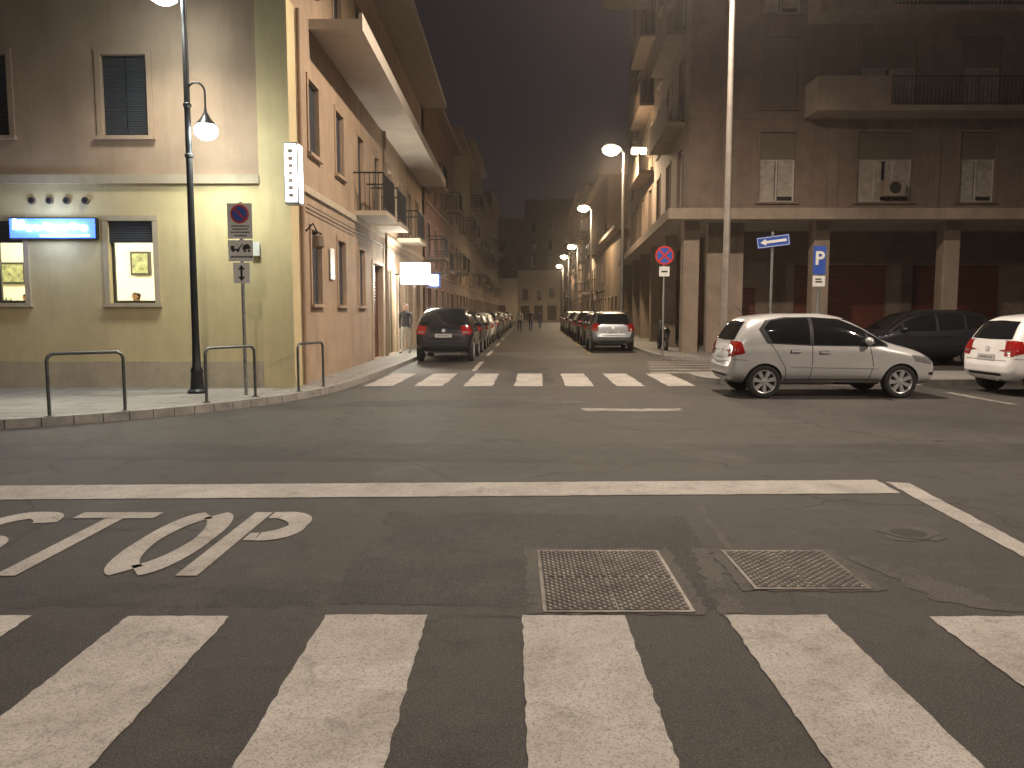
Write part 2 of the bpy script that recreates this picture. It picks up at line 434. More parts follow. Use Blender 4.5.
mb = MB(); mb.poly([(x, y, .003) for x, y in wob([(2.6, 5.25), (2.95, 5.25), (3.0, 5.6), (2.62, 5.6)], .04, .06)], 'patch2'); mb.lathe((2.78, 5.42, 0), [(.15, .0035), (.145, .009), (.12, .009), (.115, .007)], 'patch2'); mb.disc((2.78, 5.42, .008), .118, (0, 0, 1), 'castd')
mb.obj('manhole_cover')

# pavements
def pavement(name, kerb, close, z=.12):
    mb = MB(); mb.poly([(x, y, z) for x, y in kerb+close], 'pave'); mb.obj(name)
    mb = MB(); pts = [Vector(p) for p in kerb]
    fine = []
    for i in range(len(pts)-1):
        n = max(1, int((pts[i+1]-pts[i]).length/1.0))
        for j in range(n): fine.append(pts[i].lerp(pts[i+1], j/n))
    fine.append(pts[-1])
    for i in range(len(fine)-1):
        a, b = fine[i], fine[i+1]; t = (b-a).normalized(); n = Vector((t.y, -t.x)); inn = -n*.18
        a2 = a+t*.008; b2 = b-t*.004
        mb.hexa([(*(a2+n*.01), -.02), (*(b2+n*.01), -.02), (*(b2+inn), -.02), (*(a2+inn), -.02),
                 (*(a2), z+.006), (*(b2), z+.006), (*(b2+inn), z+.006), (*(a2+inn), z+.006)], 'kerb')
    mb.obj('kerb')
def smooth(pts, it=2):
    for _ in range(it):
        o = [pts[0]]
        for i in range(len(pts)-1):
            a = Vector(pts[i]); b = Vector(pts[i+1]); o += [tuple(a.lerp(b, .25)), tuple(a.lerp(b, .75))]
        o.append(pts[-1]); pts = o
    return pts
kp = smooth([(-30, 6.5), (-9, 9.7), (-6.87, 10.3), (-5.6, 11.2), (-4.75, 12.1), (-4.0, 13.3), (-3.5, 14.8), (-3.27, 17), (kl(22), 22)])+[(kl(y), y) for y in (40, 80, 140)]
pavement('pavement', kp, [(-30, 140)])
kp = [(kr(140), 140), (kr(60), 60), (kr(30), 30)]+smooth([(kr(28), 28), (4.95, 26), (5.6, 25.2), (7, 25.1)])+[(34, 25.1)]
pavement('pavement', kp[::1], [(34, 140)])
kp = smooth([(13.5, 19.2), (4.9, 19.2), (4.2, 18.9), (4.1, 17.9), (4.3, 16.9), (5.2, 16.7), (13.5, 16.7)])
pavement('pavement', kp, [])

# ------------------------------------------------------------------ left corner building
R = root('corner_building', (-4.15, 15, 0))
F = frame((-24, 15, 0), (1, 0, 0), (0, -1, 0)); L = 19.85
ops = []; up = []; lo = []
for xc in (-7.15, -9.72, -12.25, -14.8, -17.4, -20):
    u = xc+24; up.append((u-.42, u+.42, 4.8, 6.26)); up.append((u-.42, u+.42, 8.2, 9.7))
    w = .42 if xc > -9 else .55
    lo.append((u-w, u+w, 1.72, 3.25))
mb = MB(); fn = lambda z: 'cream' if z < 4 else 'pink'
facade(mb, F, L, 0, 10.8, up+lo, fn, (4.0,))
mb.fbox(F, 0, L-.55, 3.93, 4.09, -.07, .1, 'trim')
mb.fbox(F, L-.55, L+.03, 0, 10.8, -.045, .1, 'cream')
mb.fbox(F, 0, L-.552, .12, .62, -.02, .1, 'trim')
mb.obj('front_wall', R)
mb = MB()
for o in up: window(mb, F, o, 'shut', trim='pink')
for i, o in enumerate(lo):
    if i < 2: window(mb, F, o, 'lit', 'dframe', trim='trim'); mb.fbox(F, o[0], o[1], o[3]-.4, o[3]-.004, .04, .09, 'shut')
    else: window(mb, F, o, 'shut', trim='trim')
mb.obj('front_windows', R)
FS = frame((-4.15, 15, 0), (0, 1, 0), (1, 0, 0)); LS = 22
ops = []; kinds = []
for i, y in enumerate((16.9, 19.4, 22.0, 24.6, 27.2, 29.8, 32.4, 35.0)):
    u = y-15; balc = i in (2, 3, 5)
    ops.append((u-.42, u+.42, 4.2 if balc else 4.8, 6.26)); kinds.append('shut')
    ops.append((u-.42, u+.42, 8.2, 9.7)); kinds.append('shut')
    if i in (0, 1, 2): ops.append((u-.42, u+.42, 1.72, 3.25)); kinds.append('shut')
    elif i in (3, 4): ops.append((u-.9, u+.9, .13, 3.0)); kinds.append('lit' if i == 4 else 'garage')
    else: ops.append((u-.8, u+.8, .13, 2.8)); kinds.append('garage')
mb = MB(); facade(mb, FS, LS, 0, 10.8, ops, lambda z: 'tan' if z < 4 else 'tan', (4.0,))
mb.fbox(FS, .0, .5, 0, 7.3, -.03, .1, 'cream')
mb.fbox(FS, .52, LS, 3.93, 4.07, -.06, .1, 'trim')
mb.obj('side_wall', R)
mb = MB()
for o, k in zip(ops, kinds): window(mb, FS, o, k, 'dframe', trim='tan' if o[2] > 1 else 'trim', sill=o[2] > 1)
for i in (2, 3, 5):
    u = (22.0, 24.6, 0, 29.8)[i-2]-15
    mb.fbox(FS, u-1.0, u+1.0, 4.08, 4.2, -.85, 0, 'trim'); railing(mb, FS, u-.97, u+.97, 4.2, .8)
mb.obj('side_windows', R)
mb = MB()
mb.quad((-6.6, 26.0, .13), (-6.6, 28.5, .13), (-6.6, 28.5, 3.2), (-6.6, 26.0, 3.2), 'room'); mb.quad((-6.6, 28.5, .13), (-4.36, 28.5, .13), (-4.36, 28.5, 3.2), (-6.6, 28.5, 3.2), 'room')
mb.quad((-6.6, 26.0, .13), (-4.36, 26.0, .13), (-4.36, 26.0, 3.2), (-6.6, 26.0, 3.2), 'room'); mb.quad((-6.6, 26.0, .14), (-4.36, 26.0, .14), (-4.36, 28.5, .14), (-6.6, 28.5, .14), 'conc'); mb.quad((-6.6, 26.0, 3.2), (-4.36, 26.0, 3.2), (-4.36, 28.5, 3.2), (-6.6, 28.5, 3.2), 'room')
mb.box(-6.4, -6.0, 26.3, 28.2, .15, 1.1, 'dframe'); mb.box(-5.8, -5.0, 27.1, 27.2, 3.1, 3.16, 'tubel')
mb.obj('shop_interior', R)
light('shop_light', 'POINT', (-5.4, 27.2, 2.8), 110, (1, .93, .78), R, .2)
mb = MB()
mb.box(-4.145, -3.12, 16.7, 37, 7.3, 7.5, 'soffit'); mb.box(-3.12, -3.05, 16.7, 37.02, 7.28, 7.62, 'soffit')
mb.box(-24, -3.0, 14.3, 37.1, 10.82, 11.05, 'soffit')
mb.box(-24, -4.5, 36.7, 36.9, 0, 10.8, 'brown'); mb.box(-24, -23.9, 15.2, 36.6, 0, 10.8, 'brown')
mb.obj('roof_slab', R)
mb = MB()
mb.quad((-13.5, 18.6, .1), (-5.2, 18.6, .1), (-5.2, 18.6, 3.5), (-13.5, 18.6, 3.5), 'room')
mb.quad((-13.5, 15.25, 3.5), (-5.2, 15.25, 3.5), (-5.2, 18.6, 3.5), (-13.5, 18.6, 3.5), 'room')
mb.quad((-13.5, 15.25, .2), (-5.2, 15.25, .2), (-5.2, 18.6, .2), (-13.5, 18.6, .2), 'room')
mb.quad((-5.2, 15.25, .2), (-5.2, 18.6, .2), (-5.2, 18.6, 3.5), (-5.2, 15.25, 3.5), 'room')
mb.quad((-13.5, 15.25, .2), (-13.5, 18.6, .2), (-13.5, 18.6, 3.5), (-13.5, 15.25, 3.5), 'room')
mb.box(-8.85, -8.4, 18.5, 18.58, 2.4, 2.95, 'dframe'); mb.box(-8.8, -8.45, 18.48, 18.499, 2.45, 2.9, 'paper')
mb.box(-11.9, -11.3, 18.5, 18.58, 2.2, 2.7, 'dframe'); mb.box(-11.85, -11.35, 18.48, 18.499, 2.25, 2.65, 'paper')
for i in range(46):
    a = random.uniform(0, 6.28); e = random.uniform(.2, 1.3); l = random.uniform(.25, .5); c = Vector((-11.6, 18.1, 1.5)); dd = Vector((math.cos(a)*math.cos(e), math.sin(a)*math.cos(e)*.6, math.sin(e)))*l; s_ = dd.cross(Vector((0, 0, 1))).normalized()*.04
    mb.poly([c+dd*.3, c+dd*.7+s_, c+dd, c+dd*.7-s_], 'green')
mb.lathe((-11.6, 18.1, .2), [(.15, 0), (.2, .5), (.03, .5), (.03, 1.4)], 'redpl')
mb.box(-7.6, -6.6, 16.8, 16.95, 3.4, 3.46, 'tubel'); mb.box(-10.8, -9.8, 16.8, 16.95, 3.4, 3.46, 'tubel')
mb.obj('lit_room', R)
light('room_light', 'POINT', (-7.5, 16.6, 3.2), 200, (1, .95, .76), R, .2)
light('room_light', 'POINT', (-10.6, 16.6, 3.2), 200, (1, .95, .76), R, .2)
mb = MB()
for xx in (-8.95, -8.62, -8.3, -7.95):
    mb.tube([(xx, 15.02, 3.62), (xx, 14.95, 3.62)], .07, 'conc2'); mb.disc((xx, 14.945, 3.62), .05, (0, -1, 0), 'black')
mb.box(-4.9, -4.72, 14.93, 14.96, 2.6, 2.86, 'signw')
mb.tube([(-4.08, 15.62, .12), (-4.08, 15.62, 7.3)], .05, 'tan'); mb.tube([(-4.08, 25.9, .12), (-4.08, 25.9, 7.3)], .05, 'conc')
mb.box(-4.12, -4.10, 18.05, 18.45, 2.3, 3.0, 'signw')
mb.tube([(-4.1, 15.9, 3.15), (-3.95, 15.9, 3.3), (-3.85, 15.9, 3.1)], .02, 'iron'); mb.lathe((-3.85, 15.9, 2.85), [(.02, .25), (.1, .2), (.12, 0), (.05, -.05)], 'conc2')
for z in (3.62, 3.7): mb.tube([(-4.09, 16.1, z), (-4.08, 24, z-.04), (-4.09, 36, z)], .012, 'black', 6)
mb.obj('wall_fittings', R)
R2 = root('neon_shop_sign', (-8.5, 14.9, 3.1))
mb = MB(); mb.box(-9.35, -7.72, 14.88, 14.98, 2.9, 3.3, 'black'); mb.box(-9.33, -7.74, 14.86, 14.879, 2.92, 3.28, 'neonb'); mb.obj('sign_box', R2, .02)
mb = MB(); xx = -9.26
for w_, h_ in ((.23, .27), (.15, .17), (.17, .17), (.18, .21), (.14, .17), (.17, .17), (.18, .2), (.15, .17)):
    mb.tube([(xx+.05, 14.84, 3.08), (xx+.05, 14.84, 2.99+h_)], .032, 'neonw', 10); mb.tube([(xx+w_-.05, 14.84, 3.08), (xx+w_-.05, 14.84, 2.99+h_-.02)], .032, 'neonw', 10)
    mb.tube([(xx+.05, 14.84, random.choice((3.07, 3.11))), (xx+w_-.05, 14.84, random.choice((3.07, 3.13)))], .030, 'neonw', 10); xx += w_+.004
mb.box(-8.75, -7.85, 14.84, 14.858, 2.955, 2.98, 'neonw')
mb.obj('sign_letters', R2)
light('sign_glow', 'POINT', (-8.5, 14.55, 3.1), 34, (.55, .7, 1), R2, .2)
R3 = root('projecting_sign', (-4, 14.8, 4))
mb = MB(); mb.box(-4.12, -3.86, 14.55, 14.83, 3.5, 4.6, 'galv'); mb.obj('sign_case', R3, .015)
mb = MB(); mb.box(-4.09, -3.89, 14.525, 14.548, 3.54, 4.56, 'signt'); mb.box(-3.858, -3.84, 14.58, 14.8, 3.54, 4.56, 'signt')
for i in range(7): mb.box(-4.03, -3.95, 14.515, 14.524, 3.62+i*.13, 3.69+i*.13, 'conc2')
mb.box(-4.0, -3.9, 14.83, 14.96, 4.3, 4.34, 'iron'); mb.box(-4.0, -3.9, 14.83, 14.96, 3.7, 3.74, 'iron'); mb.obj('sign_face', R3)
light('sign_glow', 'POINT', (-3.95, 14.3, 4.05), 8, (.9, .97, 1), R3, .2)
R4 = root('illuminated_shop_sign', (-3.4, 28, 2.9))
mb = MB(); mb.box(-3.95, -2.85, 28.0, 28.2, 2.5, 3.3, 'galv'); mb.box(-4.14, -3.95, 28.08, 28.12, 2.85, 2.9, 'iron'); mb.obj('sign_case', R4, .02)
mb = MB(); mb.box(-3.9, -2.9, 27.97, 27.998, 2.55, 3.25, 'signe'); mb.box(-3.9, -2.9, 28.202, 28.22, 2.55, 3.25, 'signe'); mb.obj('sign_face', R4)
light('sign_glow', 'POINT', (-3.35, 27.5, 2.9), 480, (1, .93, .78), R4, .25)
R5 = root('small_shop_sign', (-3.2, 33, 3))
mb = MB(); mb.box(-3.6, -3.05, 34.0, 34.1, 2.6, 3.2, 'blue'); mb.box(-3.5, -3.15, 33.97, 33.998, 2.68, 3.12, 'signe'); mb.box(-4.14, -3.6, 34.03, 34.07, 3.0, 3.04, 'iron'); mb.obj('sign_face', R5)

# ------------------------------------------------------------------ right corner building
R = root('apartment_building', (6.1, 27.8, 0))
F = frame((6.1, 27.8, 0), (1, 0, 0), (0, -1, 0)); L = 22
ops = []; kd = []
for fl in range(5):
    zb = 5.35+fl*3.15
    for xc, hw in ((9.15, .62), (12.85, .95), (16.05, .62), (19.3, .95), (22.5, .62), (25.8, .95)):
        u = xc-6.1; wide = hw > .8
        z0 = zb if (fl != 1 or xc < 10) else zb-.25
        ops.append((u-hw, u+hw, z0, zb+2.35)); kd.append(random.choice(['halfroll', 'halfroll', 'halfroll', 'roll']) if fl > 1 else ('halfroll' if (fl == 0 or xc > 12) else 'roll'))
mb = MB(); facade(mb, F, L, 4.95, 21, ops, lambda z: 'conc2', ())
for xc in (7.4, 11.05, 14.55, 17.7, 21):
    u = xc-6.1; mb.fbox(F, u-.18, u+.18, 5.0, 21, -.06, .05, 'conc2')
for fl in range(5): mb.fbox(F, 0, L, 4.98+fl*3.15, 5.16+fl*3.15, -.035, .05, 'conc2')
mb.obj('front_wall', R)
mb = MB()
for o, k in zip(ops, kd): window(mb, F, o, k, 'frame', trim='conc2')
mb.obj('front_windows', R)
mb = MB()
for fl in (1, 2, 3, 4):
    zb = 4.98+fl*3.15
    mb.fbox(F, 3.9, L, zb, zb+.17, -1.25, -.04, 'conc')
    mb.fbox(F, 3.9, 6.3, zb+.172, zb+1.1, -1.25, -1.13, 'conc'); mb.fbox(F, 3.9, 4.02, zb+.172, zb+1.1, -1.128, -.04, 'conc')
    railing(mb, F, 6.32, L, zb+.17, 1.22, .95, 'iron', .13)
mb.fbox(F, 6.6, 7.3, 5.5, 6.05, -.4, -.06, 'conc'); mb.lathe((13.05, 27.38, 5.78), [(.2, 0), (.18, -.02), (.02, -.02)], 'black', 20, 'y')
mb.obj('balconies', R)
FS = frame((6.1, 27.8, 0), (.06, 1, 0), (-1, .06, 0)); LS = 25
ops = []
for fl in range(5):
    for u in (2, 5.2, 8.4, 11.6, 14.8, 18, 21.2): ops.append((u-.6, u+.6, 5.35+fl*3.15, 7.5+fl*3.15))
mb = MB(); facade(mb, FS, LS, 4.95, 21, ops, lambda z: 'conc2')
mb.obj('side_wall', R)
mb = MB()
for o in ops: window(mb, FS, o, random.choice(['roll', 'halfroll', 'glass']), 'frame', trim='conc2')
for fl in range(1, 5):
    zb = 4.98+fl*3.15
    for u in (3.6, 13.2): mb.fbox(FS, u-2.6, u+2.6, zb, zb+.16, -.7, -.01, 'conc2'); mb.fbox(FS, u-2.6, u+2.6, zb+.162, zb+1.0, -.7, -.6, 'conc2')
mb.obj('side_windows', R)
mb = MB()
c0 = Vector((5.3, 26.9)); d = Vector((.07, 1))
e = c0+d*27
mb.hexa([(c0.x, c0.y, 4.72), (29, 26.9, 4.72), (29, 53.9, 4.72), (e.x, e.y, 4.72), (c0.x, c0.y, 4.94), (29, 26.9, 4.94), (29, 53.9, 4.94), (e.x, e.y, 4.94)], 'soffit')
mb.hexa([(c0.x-.06, c0.y-.06, 4.66), (29, c0.y-.06, 4.66), (29, c0.y-.003, 4.66), (c0.x-.06, c0.y-.003, 4.66), (c0.x-.06, c0.y-.06, 5.02), (29, c0.y-.06, 5.02), (29, c0.y-.003, 5.02), (c0.x-.06, c0.y-.003, 5.02)], 'conc')
mb.hexa([(c0.x-.06, c0.y, 4.66), (c0.x-.003, c0.y, 4.66), (e.x-.003, e.y, 4.66), (e.x-.06, e.y, 4.66), (c0.x-.06, c0.y, 5.02), (c0.x-.003, c0.y, 5.02), (e.x-.003, e.y, 5.02), (e.x-.06, e.y, 5.02)], 'conc')
mb.obj('canopy', R)
mb = MB()
FG = frame((8.0, 31.6, 0), (1, 0, 0), (0, -1, 0))
go = [(3.2, 6.9, .13, 3.4), (7.9, 11.4, .13, 3.4), (12.4, 16, .13, 3.4), (.7, 1.7, .13, 2.5)]
facade(mb, FG, 21, 0, 4.72, go, lambda z: 'conc2')
for o in go: window(mb, FG, o, 'garage', sill=False)
FH = frame((8.0, 31.6, 0), (.06, 1, 0), (-1, .06, 0))
go = [(2, 5, .13, 3.2), (7, 10, .13, 3.2), (12, 15, .13, 3.2)]
facade(mb, FH, 22, 0, 4.72, go, lambda z: 'conc2')
for o in go: window(mb, FH, o, 'garage', sill=False)
mb.obj('ground_floor', R)
mb = MB()
for xx in (6.0, 10.55, 15.1, 19.6, 24): mb.box(xx, xx+.55, 27.9, 28.45, 0, 4.72, 'conc')
mb.box(7.0, 8.3, 28.6, 28.9, 0, 4.72, 'conc')
for i in range(1, 5): mb.box(6.0+i*.36, 6.5+i*.36, 28+i*5.2, 28.5+i*5.2, 0, 4.72, 'conc')
mb.obj('pillars', R, .02)
mb = MB(); mb.box(6.5, 28, 28.3, 28.5, 4.96, 20.9, 'black'); mb.box(8.1, 28, 52, 52.3, 0, 21, 'conc2'); mb.box(5.8, 28.3, 27.2, 53, 21.01, 21.3, 'conc2'); mb.obj('core', R)
R = root('wall_lamp', (6.5, 40, 9.5))
mb = MB(); mb.tube([(6.9, 40, 9.1), (6.5, 39.9, 9.4), (6.25, 39.8, 9.55)], .035, 'galv'); mb.box(5.9, 6.6, 39.65, 39.95, 9.56, 9.66, 'galv'); mb.box(5.91, 6.59, 39.63, 39.97, 9.34, 9.558, 'lensw'); mb.obj('lamp_arm', R)
light('lamp_light', 'SPOT', (6.2, 39.8, 9.25), 700, (1, .66, .34), R)

# ------------------------------------------------------------------ further buildings
def block(name, O, U, Nn, L, dep, h, k, tr, sp=2.9, fh=3.3, z0=.9, bal=.4, shop=True):
    R = root(name, O); F = frame(O, U, Nn); ops = []; kd = []
    nf = int((h-.8)/fh)
    for fl in range(nf):
        u = sp/2
        while u < L-.6:
            if fl == 0 and shop: ops.append((u-.8, u+.8, .13, 2.7)); kd.append(random.choice(['garage', 'shutb', 'glass']))
            else: ops.append((u-.5, u+.5, fl*fh+z0+(.0 if random.random() > .5 else -.5), fl*fh+z0+1.6)); kd.append(random.choice(['shut', 'shutb', 'glass', 'roll', 'curtain']))
            u += sp
    mb = MB(); facade(mb, F, L, 0, h, ops, lambda z: k); mb.obj('facade', R)
    mb = MB()
    for o, q in zip(ops, kd):
        window(mb, F, o, q, 'frame', trim=tr, sill=o[2] > .5)
        if o[2] > 3 and random.random() < bal:
            mb.fbox(F, o[0]-.4, o[1]+.4, o[2]-.16, o[2]-.075, -.9, -.003, tr); railing(mb, F, o[0]-.37, o[1]+.37, o[2]-.07, .85, 1.0, 'iron', .16)
    for fl in range(1, nf): mb.fbox(F, 0, L, fl*fh+.1, fl*fh+.22, -.05, .02, tr)
    mb.fbox(F, -.1, L+.1, h+.002, h+.25, -.5, dep, tr)
    mb.fbox(F, 0.02, L-.02, 0, h, .22, dep, k)
    mb.obj('windows_and_balconies', R)
yy = 37.05; xx = -4.05
for (nm, l, h, k, t) in (('apartment_building', 15, 11.6, 'redpl', 'conc'), ('town_house', 14, 13.2, 'ochre', 'conc'), ('apartment_building', 18, 15.5, 'brown', 'conc'),
                     ('town_house', 20, 13, 'brown', 'conc'), ('town_house', 25, 17, 'ochre', 'conc')):
    block(nm, (xx, yy, 0), (.02, 1, 0), (1, -.02, 0), l, 14, h, k, t)
    yy += l+.05; xx += .02*l
yy = 54.2; xx = 7.4
for (nm, l, h, k, t) in (('town_house', 13, 7.2, 'ochre', 'trim'), ('apartment_building', 18, 13, 'brown', 'conc'), ('town_house', 20, 15, 'conc2', 'conc'), ('town_house', 26, 17, 'redpl', 'conc')):
    block(nm, (xx+l*.03, yy+l, 0), (-.03, -1, 0), (-1, .03, 0), l, 14, h, k, t)
    yy += l+.05; xx += .03*l
block('apartment_building', (-16, 160, 0), (1, 0, 0), (0, -1, 0), 18.5, 12, 20, 'brown', 'brown', 3.2, 3.3, .9, .2)
block('apartment_building', (2.6, 156, 0), (1, 0, 0), (0, -1, 0), 24, 12, 23, 'redpl', 'redpl', 3.2, 3.3, .9, .2)
block('town_house', (-5.5, 136, 0), (1, 0, 0), (0, -1, 0), 6.5, 10, 7, 'trim', 'soffit', 2.4, 3.2, .9, .2)
block('town_house', (1.1, 141, 0), (1, 0, 0), (0, -1, 0), 7.5, 10, 8.6, 'trim', 'soffit', 2.4, 3.2, .9, .2)
block('apartment_building', (-40, -9, 0), (1, 0, 0), (0, 1, 0), 34, 10, 12, 'ochre', 'conc')

# ------------------------------------------------------------------ lamps
R = root('street_lamp', (-5.58, 13.95, .12))
mb = MB()
mb.lathe((-5.58, 13.95, .12), [(.17, 0), (.17, .04), (.12, .08), (.1, .35), (.11, .4), (.075, .48), (.065, .9)], 'polebk')
mb.tube([(-5.58, 13.95, .5), (-5.58, 13.95, 4), (-5.58, 13.95, 7.2)], [.065, .055, .045], 'polebk')
mb.lathe((-5.58, 13.95, 4.2), [(.055, 0), (.075, .02), (.075, .06), (.055, .08)], 'polebk'); mb.lathe((-5.58, 13.95, 5.05), [(.05, 0), (.07, .02), (.07, .06), (.05, .08)], 'polebk')
ar = [(-5.58, 13.95, 4.95), (-5.57, 13.95, 5.2)]+[(-5.42-.15*math.cos(rad(a)), 13.95, 5.3+.17*math.sin(rad(a))) for a in range(0, 181, 15)]+[(-5.27, 13.95, 5.0)]
mb.tube(ar, .018, 'polebk', 8)
mb.lathe((-5.27, 13.95, 4.74), [(.02, .3), (.03, .24), (.06, .17), (.09, .12), (.16, .04), (.17, .02), (.15, .01)], 'polebk')
mb.lathe((-5.27, 13.95, 4.72), [(.15, .03), (.19, -.03), (.19, -.1), (.14, -.17), (.07, -.205), (.001, -.215)], 'lensc')
mb.tube([(-5.58, 13.95, 6.95), (-5.75, 13.9, 7.08), (-5.85, 13.8, 7.02)], .03, 'polebk')
mb.lathe((-5.85, 13.8, 6.86), [(.03, .27), (.1, .2), (.25, .05), (.26, 0), (.22, -.01)], 'polebk')
mb.lathe((-5.85, 13.8, 6.86), [(.225, -.005), (.21, -.08), (.12, -.14), (.001, -.16)], 'lensc')
mb.obj('lamp_post', R)
light('lamp_light', 'SPOT', (-5.27, 13.95, 4.45), 230, (.95, 1, .84), R, .15, 165, blend=1)
light('lamp_light', 'SPOT', (-5.85, 13.6, 6.6), 420, (1, .95, .80), R, .2, 150, blend=1)

def tall_lamp(x, y, z, dx, dy, energy, col, lens='lensw', mat_='galv', w=.34, zb=.12, r=.075):
    R = root('street_lamp', (x, y, zb)); mb = MB()
    mb.lathe((x, y, zb), [(.16, 0), (.16, .02), (r*1.5, .03), (r*1.4, .9), (r*1.05, .98)], mat_)
    mb.tube([(x, y, zb), (x, y, z*.5), (x, y, z)], [r*1.15, r, r*.7], mat_)
    mb.tube([(x, y, z-.05), (x+dx*.4, y+dy*.4, z+.18), (x+dx, y+dy, z+.25)], [r*.6, r*.55, r*.5], mat_)
    l = math.hypot(dx, dy); ux, uy = dx/l, dy/l
    hx, hy = x+dx+ux*.3, y+dy+uy*.3
    mb.tube([(x+dx, y+dy, z+.25), (hx-ux*.15, hy-uy*.15, z+.29), (hx+ux*.2, hy+uy*.2, z+.29), (hx+ux*.42, hy+uy*.42, z+.26)], [.06, .13, .14, .05], mat_)
    mb.lathe((hx, hy, z+.1), [(w*.5, .13), (w*.66, .04), (w*.64, -.06), (w*.5, -.17), (w*.25, -.25), (.001, -.27)], lens, 24)
    mb.obj('lamp_post', R)
    light('lamp_light', 'SPOT', (hx, hy, z-.28), energy, col, R, .2, 172)
for y, zz in ((39.5, 9.3), (62, 9.4), (82, 8.1), (104, 8.6), (125, 8.6)):
    tall_lamp(kr(y)+.2, y, zz, -.35, -.15, 2700, (1, .75, .48), w=.66)  # glowing lens made oversized to imitate the glow round each lamp
tall_lamp(4.78, 17.8, 11.0, -1.0, -1.2, 6200, (1, .83, .67), mat_='polelt', r=.07, w=.4)
tall_lamp(-3.2, -3.5, 9.5, 1.2, .8, 2800, (1, .85, .70), mat_='polelt')
tall_lamp(14.5, 6.0, 10.0, -1.5, .5, 4200, (1, .83, .67), mat_='polelt')

# ------------------------------------------------------------------ signs
def ring_sign(mb, c, r, cross):
    x, y, z = c
    mb.lathe((x, y, z), [(r, .012), (r, 0), (r*.8, -.001), (r*.8, .012)], 'red', 36, 'y'); mb.disc((x, y+.013, z), r, (0, -1, 0), 'galv', 36)
    mb.disc((x, y+.002, z), r*.81, (0, -1, 0), 'blue', 36)
    for s in ((1, -1) if cross else (1,)):
        a = Vector((math.cos(rad(-45*s)), 0, math.sin(rad(-45*s)))); b = Vector((-a.z, 0, a.x)); C = Vector((x, y-.003-(.002 if s < 0 else 0), z))
        mb.quad(C-a*r*.82-b*r*.1, C+a*r*.82-b*r*.1, C+a*r*.82+b*r*.1, C-a*r*.82+b*r*.1, 'red')
x, y = -4.6, 13.6
R = root('no_parking_sign', (x, y, .12)); mb = MB()
mb.tube([(x, y, .12), (x, y, 3.4)], .03, 'galv')
mb.box(x-.215, x+.205, y-.045, y-.035, 2.79, 3.38, 'signw'); mb.box(x-.215, x+.205, y-.045, y-.035, 2.41, 2.765, 'signw'); mb.box(x-.14, x+.14, y-.045, y-.035, 2.04, 2.385, 'signw')
ring_sign(mb, (x, y-.06, 3.2), .155, False)
for i, (w_, zz) in enumerate(((.15, 3.0), (.13, 2.95), (.16, 2.895), (.1, 2.84))):
    q = -w_
    while q < w_: l = random.uniform(.02, .05); mb.box(x+q, x+min(q+l, w_), y-.048, y-.0455, zz-.012, zz+.012, 'ink'); q += l+.012
zz = 2.62
mb.box(x-.17, x-.02, y-.048, y-.0455, zz-.03, zz+.0, 'ink'); mb.box(x-.17, x-.11, y-.048, y-.0455, zz+.0, zz+.05, 'ink')
mb.poly([(x-.05, y-.048, zz), (x+.03, y-.048, zz+.09), (x+.04, y-.048, zz+.08), (x-.02, y-.048, zz)], 'ink')
mb.poly([(x+.03, y-.048, zz-.02), (x+.17, y-.048, zz+.0), (x+.16, y-.048, zz+.04), (x+.12, y-.048, zz+.08), (x+.06, y-.048, zz+.07), (x+.03, y-.048, zz+.03)], 'ink')
for q in (-.13, -.05, .07, .14): mb.disc((x+q, y-.049, zz-.035), .022, (0, -1, 0), 'ink', 14)
q = -.17
while q < .16: l = random.uniform(.02, .05); mb.box(x+q, x+q+l, y-.048, y-.0455, 2.47, 2.5, 'ink'); q += l+.01
zz = 2.21
mb.box(x-.018, x+.018, y-.048, y-.0455, zz-.08, zz+.08, 'ink')
for s in (1, -1): mb.poly([(x-.06, y-.048, zz+s*.06), (x+.06, y-.048, zz+s*.06), (x, y-.048, zz+s*.14)], 'ink')
mb.obj('sign_plates_and_post', R)

x, y = 5.0, 26.2
R = root('no_stopping_sign', (x, y, .12)); mb = MB()
mb.tube([(x, y, .12), (x, y, 3.7)], .03, 'galv'); ring_sign(mb, (x, y-.05, 3.4), .31, True); mb.box(x-.17, x+.17, y-.05, y-.04, 2.72, 3.04, 'signw')
mb.box(x-.1, x+.1, y-.053, y-.051, 2.85, 2.9, 'ink'); mb.obj('sign_plates_and_post', R)

x, y = 5.9, 18.1
R = root('one_way_sign', (x, y, .12)); mb = MB(); mb.tube([(x, y, .12), (x, y, 3.36)], .03, 'galv')
mb2 = MB(); mb2.box(-.36, .36, -.012, 0, -.125, .125, 'blue')
mb2.box(-.345, .345, -.0135, -.0125, -.11, -.1, 'signw'); mb2.box(-.345, .345, -.0135, -.0125, .1, .11, 'signw'); mb2.box(-.345, -.335, -.0135, -.0125, -.099, .099, 'signw'); mb2.box(.335, .345, -.0135, -.0125, -.099, .099, 'signw')
mb2.poly([(-.29, -.015, 0), (-.16, -.015, .075), (-.16, -.015, .03), (.29, -.015, .03), (.29, -.015, -.03), (-.16, -.015, -.03), (-.16, -.015, -.075)], 'signw')
o = mb2.obj('arrow_plate', None); o.location = (x, y-.04, 3.14); o.rotation_euler = (0, rad(-7), rad(-6)); o.parent = R; o.matrix_parent_inverse = Matrix.Translation(-R.location)
mb.obj('post', R)

